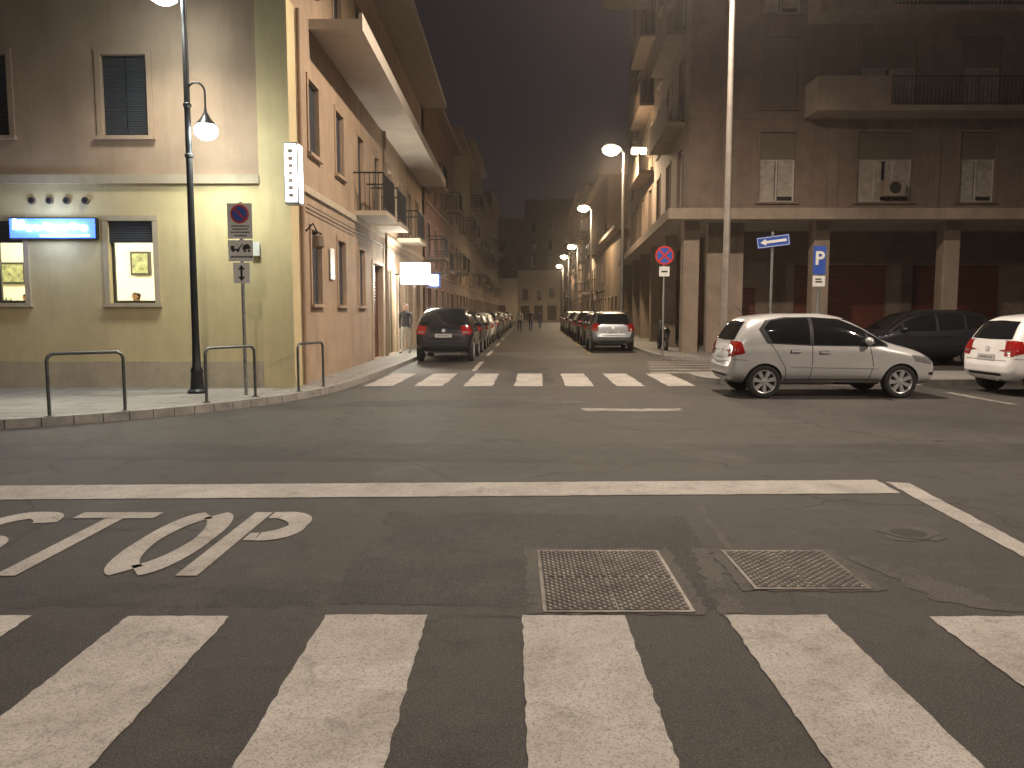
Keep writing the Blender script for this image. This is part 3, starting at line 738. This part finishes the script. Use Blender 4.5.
def text(body, loc, size, k, parent, rot=(rad(90), 0, 0), bold=0):
    c = bpy.data.curves.new('lettering', 'FONT'); c.body = body; c.size = size; c.align_x = 'CENTER'; c.align_y = 'CENTER'; c.offset = bold
    c.materials.append(M[k]); o = bpy.data.objects.new('lettering', c); COL.objects.link(o); o.location = loc; o.rotation_euler = rot
    o.parent = parent; o.matrix_parent_inverse = Matrix.Translation(-parent.location); return o
x, y = 6.98, 18.1
R = root('parking_sign', (x, y, .12)); mb = MB(); mb.tube([(x, y, .12), (x, y, 3.05)], .03, 'galv')
mb.box(x-.16, x+.12, y-.045, y-.035, 2.4, 3.04, 'blue'); mb.box(x-.16, x+.12, y-.045, y-.035, 2.13, 2.37, 'signw'); mb.box(x-.1, x+.06, y-.048, y-.0455, 2.22, 2.25, 'ink'); mb.box(x-.1, x+.03, y-.048, y-.0455, 2.28, 2.31, 'ink'); mb.obj('plates_and_post', R)
text('P', (x-.02, y-.05, 2.75), .42, 'signw', R, bold=.012)

def hoop(a, b, h=.86, r=.024):
    R = MB(); a = Vector((*a, .12)); b = Vector((*b, .12)); t = (b-a).normalized(); rr = .1; up_ = Vector((0, 0, 1))
    pts = [a, a+up_*(h-rr)]
    for i in range(1, 7): an = rad(90*i/6); pts.append(a+up_*(h-rr)+t*rr*(1-math.cos(an))+up_*rr*math.sin(an))
    for i in range(0, 7): an = rad(90-90*i/6); pts.append(b+up_*(h-rr)-t*rr*(1-math.cos(an))+up_*rr*math.sin(an))
    pts.append(b); R.tube(pts, r, 'hoop', 12)
    for p in (a, b): R.lathe(p, [(.06, .001), (.06, .012), (r, .016)], 'hoop', 16)
    R.obj('hoop_barrier')
hoop((-6.36, 10.78), (-5.62, 11.4)); hoop((-4.86, 12.5), (-4.36, 13.35)); hoop((-3.84, 14.15), (-3.62, 15.1))

# ------------------------------------------------------------------ cars
def pch(pts):
    xs = [p[0] for p in pts]; ys = [p[1] for p in pts]; n = len(xs)
    h = [xs[i+1]-xs[i] for i in range(n-1)]; d = [(ys[i+1]-ys[i])/h[i] for i in range(n-1)]
    m = [d[0]]+[0 if d[i-1]*d[i] <= 0 else 3*(h[i-1]+h[i])/((2*h[i]+h[i-1])/d[i-1]+(h[i]+2*h[i-1])/d[i]) for i in range(1, n-1)]+[d[-1]]
    def f(x):
        x = min(max(x, xs[0]), xs[-1]); i = 0
        while i < n-2 and x > xs[i+1]: i += 1
        t = (x-xs[i])/h[i]
        return (2*t**3-3*t*t+1)*ys[i]+(t**3-2*t*t+t)*h[i]*m[i]+(-2*t**3+3*t*t)*ys[i+1]+(t**3-t*t)*h[i]*m[i+1]
    return f
SH = {}
SH['hatch'] = dict(L=3.75, W=1.70, T=[(0, .60), (.03, .72), (.07, .98), (.14, 1.12), (.34, 1.40), (.52, 1.475), (1.1, 1.525), (1.7, 1.525), (2.1, 1.465), (2.45, 1.305), (2.9, 1.03), (3.1, .965), (3.4, .88), (3.6, .78), (3.71, .64), (3.75, .52)],
    B=[(0, .40), (.08, .28), (.5, .22), (3.2, .2), (3.62, .23), (3.75, .36)], r=.295, ax=(.62, 3.08), belt=.93, roof=1.52,
    blk=([(.52, 1.24), (.66, 1.40), (1.0, 1.455), (1.5, 1.46), (2.0, 1.425), (2.4, 1.25), (2.84, .975)], [(.66, .985), (1.5, .945), (2.84, .925)]),
    win=[([(.62, 1.26), (.74, 1.39), (1.05, 1.435), (1.43, 1.44)], [(.76, 1.0), (1.43, .97)]), ([(1.5, 1.44), (1.95, 1.415), (2.2, 1.32), (2.44, 1.2)], [(1.5, .965), (2.44, .95)]), ([(2.49, 1.17), (2.6, 1.105), (2.77, .99)], [(2.49, .95), (2.77, .945)])],
    seams=[[(1.46, .95), (1.46, .6), (1.44, .3)], [(2.5, .93), (2.56, .6), (2.5, .3)], [(.72, .98), (.86, .75), (.98, .55), (1.02, .3)]],
    hand=[(1.08, .86), (2.02-.42, .84)], rg=(1.05, 1.37, .5, .6), ws=(1.04, 1.42, .56, .68), tl=(.74, 1.03), tly=(.5, .72), tlx=(.04, .26), hl=(3.26, 3.6), gas=1)
SH['wagon'] = dict(L=4.35, W=1.76, T=[(0, .62), (.03, .75), (.07, 1.0), (.18, 1.25), (.38, 1.50), (.6, 1.56), (1.4, 1.6), (2.1, 1.59), (2.5, 1.52), (2.9, 1.32), (3.3, 1.06), (3.5, 1.0), (3.95, .9), (4.2, .78), (4.31, .64), (4.35, .5)],
    B=[(0, .42), (.08, .3), (.5, .23), (3.8, .22), (4.2, .25), (4.35, .36)], r=.31, ax=(.78, 3.5), belt=.97, roof=1.58,
    blk=([(.40, 1.38), (.6, 1.48), (1.4, 1.52), (2.2, 1.5), (2.7, 1.34), (3.2, 1.03)], [(.45, 1.06), (1.7, 1.0), (3.2, .97)]),
    win=[([(.5, 1.4), (.66, 1.46), (1.0, 1.48)], [(.52, 1.1), (1.0, 1.07)]), ([(1.06, 1.48), (1.5, 1.5), (1.8, 1.495)], [(1.06, 1.06), (1.8, 1.02)]), ([(1.88, 1.49), (2.25, 1.47), (2.55, 1.36), (2.8, 1.24)], [(1.88, 1.02), (2.8, 1.0)]), ([(2.85, 1.2), (2.95, 1.14), (3.12, 1.04)], [(2.85, 1.0), (3.12, .99)])],
    seams=[[(1.84, 1.0), (1.84, .6), (1.82, .3)], [(2.86, .98), (2.9, .6), (2.86, .3)], [(1.03, 1.04), (1.1, .8), (1.28, .55), (1.3, .3)]],
    hand=[(1.5, .9), (2.0, .89)], rg=(1.08, 1.46, .56, .66), ws=(1.07, 1.48, .6, .72), tl=(.8, 1.12), tly=(.56, .76), tlx=(.03, .22), hl=(3.85, 4.2), gas=1)
SH['suv'] = dict(L=4.4, W=1.82, T=[(0, .68), (.03, .85), (.08, 1.08), (.2, 1.34), (.42, 1.6), (.7, 1.67), (1.5, 1.69), (2.1, 1.67), (2.5, 1.58), (2.9, 1.38), (3.25, 1.14), (3.5, 1.08), (4.0, .98), (4.25, .84), (4.36, .68), (4.4, .55)],
    B=[(0, .46), (.08, .35), (.5, .28), (3.8, .27), (4.25, .3), (4.4, .4)], r=.345, ax=(.8, 3.5), belt=1.03, roof=1.67,
    blk=([(.5, 1.42), (.68, 1.56), (1.4, 1.61), (2.2, 1.58), (2.7, 1.42), (3.15, 1.12)], [(.5, 1.16), (1.7, 1.08), (3.15, 1.05)]),
    win=[([(.58, 1.42), (.72, 1.53), (1.0, 1.56)], [(.62, 1.2), (1.0, 1.17)]), ([(1.06, 1.56), (1.5, 1.59), (1.8, 1.58)], [(1.06, 1.15), (1.8, 1.1)]), ([(1.88, 1.575), (2.25, 1.54), (2.6, 1.42), (2.8, 1.32)], [(1.88, 1.1), (2.8, 1.08)])],
    seams=[[(1.84, 1.06), (1.84, .65), (1.82, .38)], [(2.86, 1.05), (2.9, .65), (2.86, .38)]],
    hand=[(1.5, .98), (2.0, .97)], rg=(1.16, 1.54, .58, .68), ws=(1.16, 1.55, .6, .74), tl=(.86, 1.14), tly=(.54, .8), tlx=(.03, .24), hl=(3.88, 4.22), gas=0)
cache = {}
def wheel_mesh(r):
    mb = MB(); k = r/.3
    mb.lathe((0, 0, 0), [(.2*k, -.09), (.27*k, -.1), (.295*k, -.085), (.3*k, -.05), (.3*k, .05), (.295*k, .085), (.27*k, .1), (.215*k, .09)], 'rubber', 40, 'y')
    mb.lathe((0, 0, 0), [(.218*k, .088), (.21*k, .097), (.198*k, .09), (.188*k, .04)], 'rim', 40, 'y'); mb.disc((0, .035, 0), .19*k, (0, 1, 0), 'well')
    mb.lathe((0, 0, 0), [(.055*k, .05), (.05*k, .086), (.02, .094), (.001, .095)], 'rim', 20, 'y')
    n = 7
    for i in range(n):
        a = 2*math.pi*i/n; ra = Vector((math.cos(a), 0, math.sin(a))); ta = Vector((-math.sin(a), 0, math.cos(a)))
        def P(rr, w, y): return ra*rr+ta*w+Vector((0, y, 0))
        mb.hexa([P(.03, -.028, .04), P(.03, .028, .04), P(.19*k, .046, .05), P(.19*k, -.046, .05), P(.03, -.022, .082), P(.03, .022, .082), P(.196*k, .036, .090), P(.196*k, -.036, .090)], 'rim')
    mb.disc((0, -.08, 0), .2*k, (0, -1, 0), 'well')
    return mb.mesh('wheel')
WH = {}
def build_shape(key):
    s = SH[key]; L, W = s['L'], s['W']; T = pch(s['T']); B = pch(s['B']); n = 4.6
    def tum(z):
        t = 1.0
        if z < .6: t -= .07*((.6-z)/.4)**2
        if z > s['belt']-.08: t -= .03*min(1, (z-s['belt']+.08)/.08)
        if z > s['belt']: t -= .17*((z-s['belt'])/(s['roof']-s['belt']))**1.15
        return t
    def wx(x):
        q = abs(x-L/2)/(L/2); return W/2*(1-.09*q**6-.16*max(0, (q-.94)/.06)**2)
    NS = 72; K = 72; vs = []; fs = []
    xs = []
    for i in range(NS+1):
        t = i/NS; xs.append(L*(.45*t+.55*(.5-.5*math.cos(math.pi*t))))
    def ring(x, sc=1, dx=0):
        zt, zb = T(x), B(x); zc = (zt+zb)/2; hz = (zt-zb)/2
        o = []
        for j in range(K):
            a = 2*math.pi*(j+.5)/K; c, s_ = math.cos(a), math.sin(a); r = 1/((abs(c)**n+abs(s_)**n)**(1/n))
            z = zc+hz*r*s_*sc; o.append((x+dx, wx(x)*r*c*tum(z)*sc, z))
        return o
    rings = [ring(0, .5, -.018), ring(0, .85, -.012)]+[ring(x) for x in xs]+[ring(L, .85, .014), ring(L, .5, .02)]
    for r in rings: vs += r
    for i in range(len(rings)-1):
        for j in range(K): fs.append((i*K+j, i*K+(j+1) % K, (i+1)*K+(j+1) % K, (i+1)*K+j))
    fs += [tuple(range(K))[::-1], tuple(range((len(rings)-1)*K, len(rings)*K))]
    me = bpy.data.meshes.new('shell'); me.from_pydata(vs, [], fs); me.update()
    bm = bmesh.new(); bm.from_mesh(me); bmesh.ops.recalc_face_normals(bm, faces=bm.faces); bm.to_mesh(me)
    bvh = BVHTree.FromBMesh(bm); bm.free()
    o = bpy.data.objects.new('tmp', me); COL.objects.link(o); cut = []
    for ax in s['ax']:
        R_ = s['r']+.04; mb = MB(); K2 = 48
        pts = [(ax+R_*math.cos(2*math.pi*j/K2), R_*math.sin(2*math.pi*j/K2)+s['r']) for j in range(K2)]
        v = [(a, -1.5, b) for a, b in pts]+[(a, 1.5, b) for a, b in pts]
        mb.add(v, [tuple(range(K2)), tuple(range(K2, 2*K2))[::-1]]+[(j, K2+j, K2+(j+1) % K2, (j+1) % K2) for j in range(K2)], 'well')
        c = mb.obj('cut'); bm = bmesh.new(); bm.from_mesh(c.data); bmesh.ops.recalc_face_normals(bm, faces=bm.faces); bm.to_mesh(c.data); bm.free()
        md = o.modifiers.new('b', 'BOOLEAN'); md.object = c; md.operation = 'DIFFERENCE'; md.solver = 'EXACT'; cut.append(c)
    dg = bpy.context.evaluated_depsgraph_get(); dg.update()
    body = bpy.data.meshes.new_from_object(o.evaluated_get(dg)); body.name = 'car_body'
    for c in cut+[o]: bpy.data.objects.remove(c, do_unlink=True)
    body.materials.clear(); body.materials.append(P_['silver']); body.materials.append(M['well']); body.materials.append(M['black'])
    for p in body.polygons:
        p.use_smooth = True; p.material_index = 0
        for ax in s['ax']:
            if all(abs(math.hypot(body.vertices[i].co.x-ax, body.vertices[i].co.z-s['r'])-s['r']-.04) < .004 for i in p.vertices) and abs(p.normal.y) < .5: p.material_index = 1
        if p.center.z < (.36 if key == 'suv' else .255) : p.material_index = 2
    body.set_sharp_from_angle(angle=rad(38))
    d = MB()
    def samp(pl, t):
        d_ = [0]
        for i in range(len(pl)-1): d_.append(d_[-1]+math.hypot(pl[i+1][0]-pl[i][0], pl[i+1][1]-pl[i][1]))
        q = t*d_[-1]
        for i in range(len(pl)-1):
            if q <= d_[i+1]+1e-9:
                f = (q-d_[i])/max(1e-9, d_[i+1]-d_[i]); return (pl[i][0]+(pl[i+1][0]-pl[i][0])*f, pl[i][1]+(pl[i+1][1]-pl[i][1])*f)
        return pl[-1]
    def patch(top, bot, ax, k, off=.006, nn=24, mm=10, side=1):
        v = []
        for i in range(nn+1):
            a = samp(top, i/nn); b = samp(bot, i/nn)
            for j in range(mm+1):
                f = j/mm; p, q = a[0]+(b[0]-a[0])*f, a[1]+(b[1]-a[1])*f
                if ax == 'y': o_, di, gp = Vector((p, side*3, q)), Vector((0, -side, 0)), Vector((p, side*W/2, q))
                elif ax == 'r': o_, di, gp = Vector((-3, p, q)), Vector((1, 0, 0)), Vector((0, p, q))
                else: o_, di, gp = Vector((L+3, p, q)), Vector((-1, 0, 0)), Vector((L, p, q))
                h, nrm, _, _ = bvh.ray_cast(o_, di)
                if h is None: h, nrm, _, _ = bvh.find_nearest(gp)
                if nrm.dot(di) > 0: nrm = -nrm
                v.append(h+nrm*off)
        f = [(i*(mm+1)+j, (i+1)*(mm+1)+j, (i+1)*(mm+1)+j+1, i*(mm+1)+j+1) for i in range(nn) for j in range(mm)]
        d.add(v, f, k, True)
    for sd in (1, -1):
        patch(*s['blk'], 'y', 'black', .004, 48, 12, sd)
        for w in s['win']: patch(*w, 'y', 'carglass', .009, 24, 10, sd)
        for sm in s['seams']: patch(sm, [(a+.011, b) for a, b in sm], 'y', 'seam', .0025, 20, 1, sd)
        x0, x1 = s['ax'][0]+s['r']+.08, s['ax'][1]-s['r']-.08
        patch([(x0, .335), (x1, .335)], [(x0, .32), (x1, .32)], 'y', 'seam', .003, 20, 1, sd)
        patch([(x0+.1, .60), (x1-.05, .575)], [(x0+.1, .565), (x1-.05, .54)], 'y', 'BODY', .012, 20, 2, sd)
        for hx, hz in s['hand']:
            patch([(hx, hz), (hx+.17, hz)], [(hx, hz-.03), (hx+.17, hz-.03)], 'y', 'BODY', .028, 6, 3, sd)
            patch([(hx-.01, hz+.012), (hx+.18, hz+.012)], [(hx-.01, hz-.045), (hx+.18, hz-.045)], 'y', 'seam', .003, 6, 3, sd)
        a, b = s['tlx']; c, e = s['tl']
        patch([(a, e), (b*.8, e-.02)], [(a-.02, c+.02), (b, c+.07)], 'y', 'redl', .010, 10, 10, sd)
        p, q = s['tly']
        patch([(sd*p, e-.02), (sd*q, e)], [(sd*(p+.03), c), (sd*(q+.03), c)], 'r', 'redl', .010, 10, 10)
        patch([(sd*(p+.07), c+.09), (sd*(q-.03), c+.09)], [(sd*(p+.07), c+.05), (sd*(q-.03), c+.05)], 'r', 'clearl', .014, 6, 4)
        a, b = s['hl']; zt = T(b)
        patch([(a, zt+.0), (b+.06, zt-.06)], [(a+.08, zt-.11), (b+.09, zt-.17)], 'y', 'clearl', .009, 14, 8, sd)
        patch([(sd*.42, zt-.06), (sd*.74, zt+.0)], [(sd*.44, zt-.16), (sd*.78, zt-.13)], 'f', 'clearl', .010, 14, 8)
        patch([(L-.16, .47), (L-.02, .47)], [(L-.16, .42), (L-.02, .42)], 'y', 'black', .006, 6, 4, sd)
        patch([(.04, .70), (.3, .69)], [(.04, .692), (.3, .682)], 'y', 'seam', .003, 8, 1, sd)
    a, b, wt, wb = s['rg']; patch([(-wt, b), (0, b+.02), (wt, b)], [(-wb, a), (0, a-.01), (wb, a)], 'r', 'carglass', .009, 24, 12)
    a, b, wt, wb = s['ws']; patch([(-wt, b), (0, b+.015), (wt, b)], [(-wb, a), (0, a-.01), (wb, a)], 'f', 'carglass', .009, 24, 14)
    z1 = s['tl'][0]
    patch([(-.62, .66), (.62, .66)], [(-.62, .65), (.62, .65)], 'r', 'seam', .003, 14, 1)
    patch([(-.26, z1+.02), (.26, z1+.02)], [(-.26, z1-.09), (.26, z1-.09)], 'r', 'plate', .014, 4, 2)
    patch([(-.2, z1-.015), (.2, z1-.015)], [(-.2, z1-.06), (.2, z1-.06)], 'r', 'grey_ink', .017, 4, 2)
    patch([(-.05, z1+.17), (.05, z1+.17)], [(-.05, z1+.08), (.05, z1+.08)], 'r', 'rim', .012, 4, 4)
    patch([(-.5, .42), (.5, .42)], [(-.5, .37), (.5, .37)], 'r', 'black', .006, 8, 3)
    patch([(-.5, .5), (.5, .5)], [(-.45, .36), (.45, .36)], 'f', 'black', .006, 12, 5)
    patch([(-.36, .7), (.36, .7)], [(-.34, .61), (.34, .61)], 'f', 'black', .006, 12, 5)
    patch([(-.26, .55), (.26, .55)], [(-.26, .45), (.26, .45)], 'f', 'plate', .02, 4, 2)
    for sd in (1, -1):
        mx = s['win'][-1][0][0][0]-.03 if len(s['win']) > 3 or key == 'hatch' else 2.75
        mz = s['belt']+.1
        vs_ = []; n1, n2 = 8, 12
        for i in range(n1+1):
            th = math.pi*i/n1
            for j in range(n2):
                ph = 2*math.pi*j/n2; vs_.append((mx+.07*math.cos(th), sd*(W/2+.04)+.11*math.sin(th)*math.cos(ph), mz+.075*math.sin(th)*math.sin(ph)))
        d.add(vs_, [(i*n2+j, i*n2+(j+1) % n2, (i+1)*n2+(j+1) % n2, (i+1)*n2+j) for i in range(n1) for j in range(n2)], 'BODY', True)
    d.tube([(.5, 0, T(.5)), (.25, 0, T(.5)+.22)], .004, 'black', 6)
    d.tube([(-.02, -.45, .3), (.2, -.45, .3)], .025, 'galv', 10)
    if key in ('suv', 'wagon'):
        for sd in (1, -1): d.tube([(.7, sd*.58, T(.7)-.02), (.8, sd*.58, T(.8)+.03), (2.2, sd*.58, T(2.2)+.02), (2.3, sd*.58, T(2.3)-.04)], .015, 'black', 8)
    return body, d
M['grey_ink'] = mat('plate_ink', (.22, .22, .22), .5, 0, .9, 40)
M['BODY'] = P_['silver']
SHM = {}
def car(name, shape, color, x, y, yaw):
    """x,y = centre; yaw 0 = nose towards +X"""
    if shape not in SHM:
        b, d = build_shape(shape); SHM[shape] = (b, d.mesh('car_details'))
    if (shape, color) not in cache:
        b, d = SHM[shape]; b2 = b.copy(); d2 = d.copy(); b2.materials[0] = P_[color]
        for i, m_ in enumerate(d2.materials):
            if m_ == P_['silver']: d2.materials[i] = P_[color]
        cache[(shape, color)] = (b2, d2)
    s = SH[shape]; b, d = cache[(shape, color)]
    R = root(name, (x, y, 0)); R.rotation_euler = (0, 0, rad(yaw))
    def ch(n, me, loc, rot=(0, 0, 0)):
        o = bpy.data.objects.new(n, me); COL.objects.link(o); o.parent = R; o.location = loc; o.rotation_euler = rot
    ch('body', b, (-s['L']/2, 0, 0)); ch('glass_lights_trim', d, (-s['L']/2, 0, 0))
    if s['r'] not in WH: WH[s['r']] = wheel_mesh(s['r'])
    for ax in s['ax']:
        for sd in (1, -1):
            ch('wheel', WH[s['r']], (ax-s['L']/2, sd*(s['W']/2-.115), s['r']), (0, random.uniform(0, 6), 0) if sd > 0 else (0, random.uniform(0, 6), math.pi))
car('parked_hatchback', 'hatch', 'silver', 5.82, 15.05, 0)
car('parked_hatchback', 'hatch', 'white', 10.9, 15.1, 1)
car('parked_estate_car', 'wagon', 'dark', 11.8, 23.4, 180)
car('parked_hatchback', 'hatch', 'black', 16.2, 23.4, 0)
car('parked_suv', 'suv', 'black', -2.07, 24.3+2.2, 89)
cols = ['dark', 'silver', 'white', 'grey', 'white', 'black', 'silver', 'grey', 'white', 'dark', 'silver', 'grey']
for i, c in enumerate(cols):
    y = 31.9+i*5.1; car('parked_'+('hatchback' if i % 3 else 'estate_car'), 'hatch' if i % 3 else 'wagon', c, kl(y)+1.02+random.uniform(-.08, .08), y+random.uniform(-.2, .2), 89)
cols = ['grey', 'dark', 'black', 'silver', 'dark', 'white', 'grey', 'dark']
for i, c in enumerate(cols):
    y = 33.2+i*5.3; car('parked_estate_car' if i % 2 == 0 else 'parked_hatchback', 'wagon' if i % 2 == 0 else 'hatch', c, kr(y)-1.02, y, 88)

R = root('parked_scooter', (5.75, 30, .12))
def sc(pts): return [(5.75+b, 30+a, .12+c) for a, b, c in pts]
mb = MB()
mb.tube(sc([(-.62, 0, .45), (-.5, 0, .7), (-.1, 0, .78), (.15, 0, .72), (.2, 0, .4)]), [.08, .15, .16, .13, .08], 'black', 14)
mb.tube(sc([(.2, 0, .3), (.5, 0, .28), (.62, 0, .5), (.7, 0, .95)]), [.13, .13, .12, .08], 'black', 14)
mb.tube(sc([(.7, 0, .95), (.66, 0, 1.08)]), [.04, .05], 'galv', 8); mb.tube(sc([(.6, -.33, 1.08), (.68, 0, 1.08), (.6, .33, 1.08)]), .018, 'black', 8)
mb.tube(sc([(.85, 0, .22), (.72, 0, .8)]), .03, 'galv', 8)
for a in (-.5, .85):
    n = 24; pts = sc([(a+.2*math.cos(2*math.pi*i/n), 0, .24+.2*math.sin(2*math.pi*i/n)) for i in range(n+1)]); mb.tube(pts, .055, 'rubber', 10, False)
    mb.tube(sc([(a, -.05, .24), (a, .05, .24)]), .12, 'rim', 16)
mb.obj('scooter_body', R)

# ------------------------------------------------------------------ people
def person(name, x, y, zf, yaw, top='cloth1', bot='cloth2', walk=.0, h=1.75):
    k = h/1.75
    J = [((0, 0, .95), .125), ((0, 0, 1.12), .12), ((0, 0, 1.32), .15), ((0, .0, 1.44), .10), ((0, .01, 1.52), .052), ((0, .015, 1.58), .075), ((0, .01, 1.66), .092), ((0, 0, 1.72), .075)]
    E = [(0, 1), (1, 2), (2, 3), (3, 4), (4, 5), (5, 6), (6, 7)]
    for sd in (1, -1):
        w = walk*sd; b = len(J)
        J += [((sd*.1, 0, .88), .09), ((sd*.1, w*.25+.02, .48), .06), ((sd*.1, w*.6-.02, .09), .04), ((sd*.11, w*.6+.14, .035), .035)]
        E += [(0, b), (b, b+1), (b+1, b+2), (b+2, b+3)]
        b = len(J)
        J += [((sd*.19, 0, 1.40), .06), ((sd*.23, -w*.2, 1.12), .042), ((sd*.23, -w*.45+.06, .88), .03), ((sd*.225, -w*.5+.08, .79), .028)]
        E += [(2, b), (b, b+1), (b+1, b+2), (b+2, b+3)]
    me = bpy.data.meshes.new('p'); me.from_pydata([j[0] for j in J], E, []); o = bpy.data.objects.new('p', me); COL.objects.link(o)
    sk = o.modifiers.new('s', 'SKIN'); sb = o.modifiers.new('u', 'SUBSURF'); sb.levels = 2; sb.render_levels = 2
    for i, j in enumerate(J): me.skin_vertices[0].data[i].radius = (j[1], j[1]*(.72 if i < 4 else 1))
    me.skin_vertices[0].data[0].use_root = True
    dg = bpy.context.evaluated_depsgraph_get(); dg.update(); m2 = bpy.data.meshes.new_from_object(o.evaluated_get(dg)); bpy.data.objects.remove(o, do_unlink=True)
    for q in (top, bot, 'skin', 'hair', 'black'): m2.materials.append(M[q])
    for p in m2.polygons:
        c = p.center; p.use_smooth = True
        if c.z > 1.67 or (c.z > 1.57 and c.y < .0): i = 3
        elif c.z > 1.49: i = 2
        elif abs(c.x) > .17 and c.z < .86: i = 2
        elif c.z > .92 or abs(c.x) > .18: i = 0
        elif c.z > .07: i = 1
        else: i = 4
        p.material_index = i
    bm = bmesh.new(); bm.from_mesh(m2)
    for (cx_, cy_, cz_, rr, mi_) in ((0, .105, 1.62, .016, 2), (.085, .0, 1.625, .018, 2), (-.085, .0, 1.625, .018, 2), (.032, .088, 1.645, .009, 4), (-.032, .088, 1.645, .009, 4)):
        r = bmesh.ops.create_icosphere(bm, subdivisions=1, radius=rr, matrix=Matrix.Translation((cx_, cy_, cz_)))
        for v in r['verts']:
            for f in v.link_faces: f.material_index = mi_
    bm.to_mesh(m2); bm.free(); m2.name = name
    o = bpy.data.objects.new(name, m2); COL.objects.link(o); o.location = (x, y, zf); o.rotation_euler = (0, 0, rad(yaw)); o.scale = (k, k, k)
person('standing_person', -7.5, 15.9, .2, 120, h=1.78); person('standing_person', -7.05, 16.2, .2, 220, 'cloth1', h=1.72); person('standing_person', -9.75, 16.0, .2, 160, 'cloth1', h=1.75)
person('pedestrian', -3.68, 27.4, .12, 170, 'cloth1', 'cloth3', .3)
person('pedestrian', .6, 62, 0, 180, 'cloth3', 'cloth1', .35); person('pedestrian', 1.5, 63.5, 0, 170, 'cloth1', 'cloth2', -.3); person('pedestrian', 2.6, 74, 0, 10, 'cloth1', 'cloth2', .3)

# ------------------------------------------------------------------ thin haze (volume added to imitate lens halos round lamps)
mb = MB(); mb.box(-70, 70, -30, 220, -1, 45, 'black'); hz = mb.obj('halo_haze_box')
m = bpy.data.materials.new('halo_haze'); m.use_nodes = True; nt = m.node_tree; nt.nodes.clear()
o_ = nt.nodes.new('ShaderNodeOutputMaterial'); v = nt.nodes.new('ShaderNodeVolumeScatter')
v.inputs['Color'].default_value = (1, .92, .88, 1); v.inputs['Density'].default_value = .0012; v.inputs['Anisotropy'].default_value = .82
nt.links.new(v.outputs[0], o_.inputs['Volume']); hz.data.materials.clear(); hz.data.materials.append(m)

# ------------------------------------------------------------------ sky, faint added sun lamp, camera
w = bpy.data.worlds.new('World'); S.world = w; w.use_nodes = True; nt = w.node_tree
bg = nt.nodes['Background']; out = nt.nodes['World Output']
sky = nt.nodes.new('ShaderNodeTexSky'); sky.sky_type = 'NISHITA'; sky.sun_disc = False; sky.sun_elevation = rad(2); sky.sun_rotation = rad(200)
nt.links.new(sky.outputs[0], bg.inputs[0]); bg.inputs[1].default_value = .0004
bg2 = nt.nodes.new('ShaderNodeBackground'); bg2.inputs[0].default_value = (.0145, .0108, .0135, 1); bg2.inputs[1].default_value = 1.0
ad = nt.nodes.new('ShaderNodeAddShader'); nt.links.new(bg.outputs[0], ad.inputs[0]); nt.links.new(bg2.outputs[0], ad.inputs[1]); nt.links.new(ad.outputs[0], out.inputs[0])
sl = bpy.data.lights.new('faint_fill_sun', 'SUN'); sl.energy = .02; sl.angle = rad(.5); so = bpy.data.objects.new('faint_fill_sun', sl); COL.objects.link(so); so.rotation_euler = (rad(50), 0, rad(20))  # very weak sun lamp, added without a known moon
cam = bpy.data.cameras.new('camera'); co_ = bpy.data.objects.new('camera', cam); COL.objects.link(co_)
cam.sensor_width = 36; cam.lens = 36*790/1024; cam.clip_end = 1500; cam.clip_start = .05
co_.location = (0, 0, 1.55); co_.rotation_euler = (rad(90-5.2), 0, 0); S.camera = co_
S.view_settings.view_transform = 'Standard'; S.view_settings.look = 'None'; S.view_settings.exposure = 0
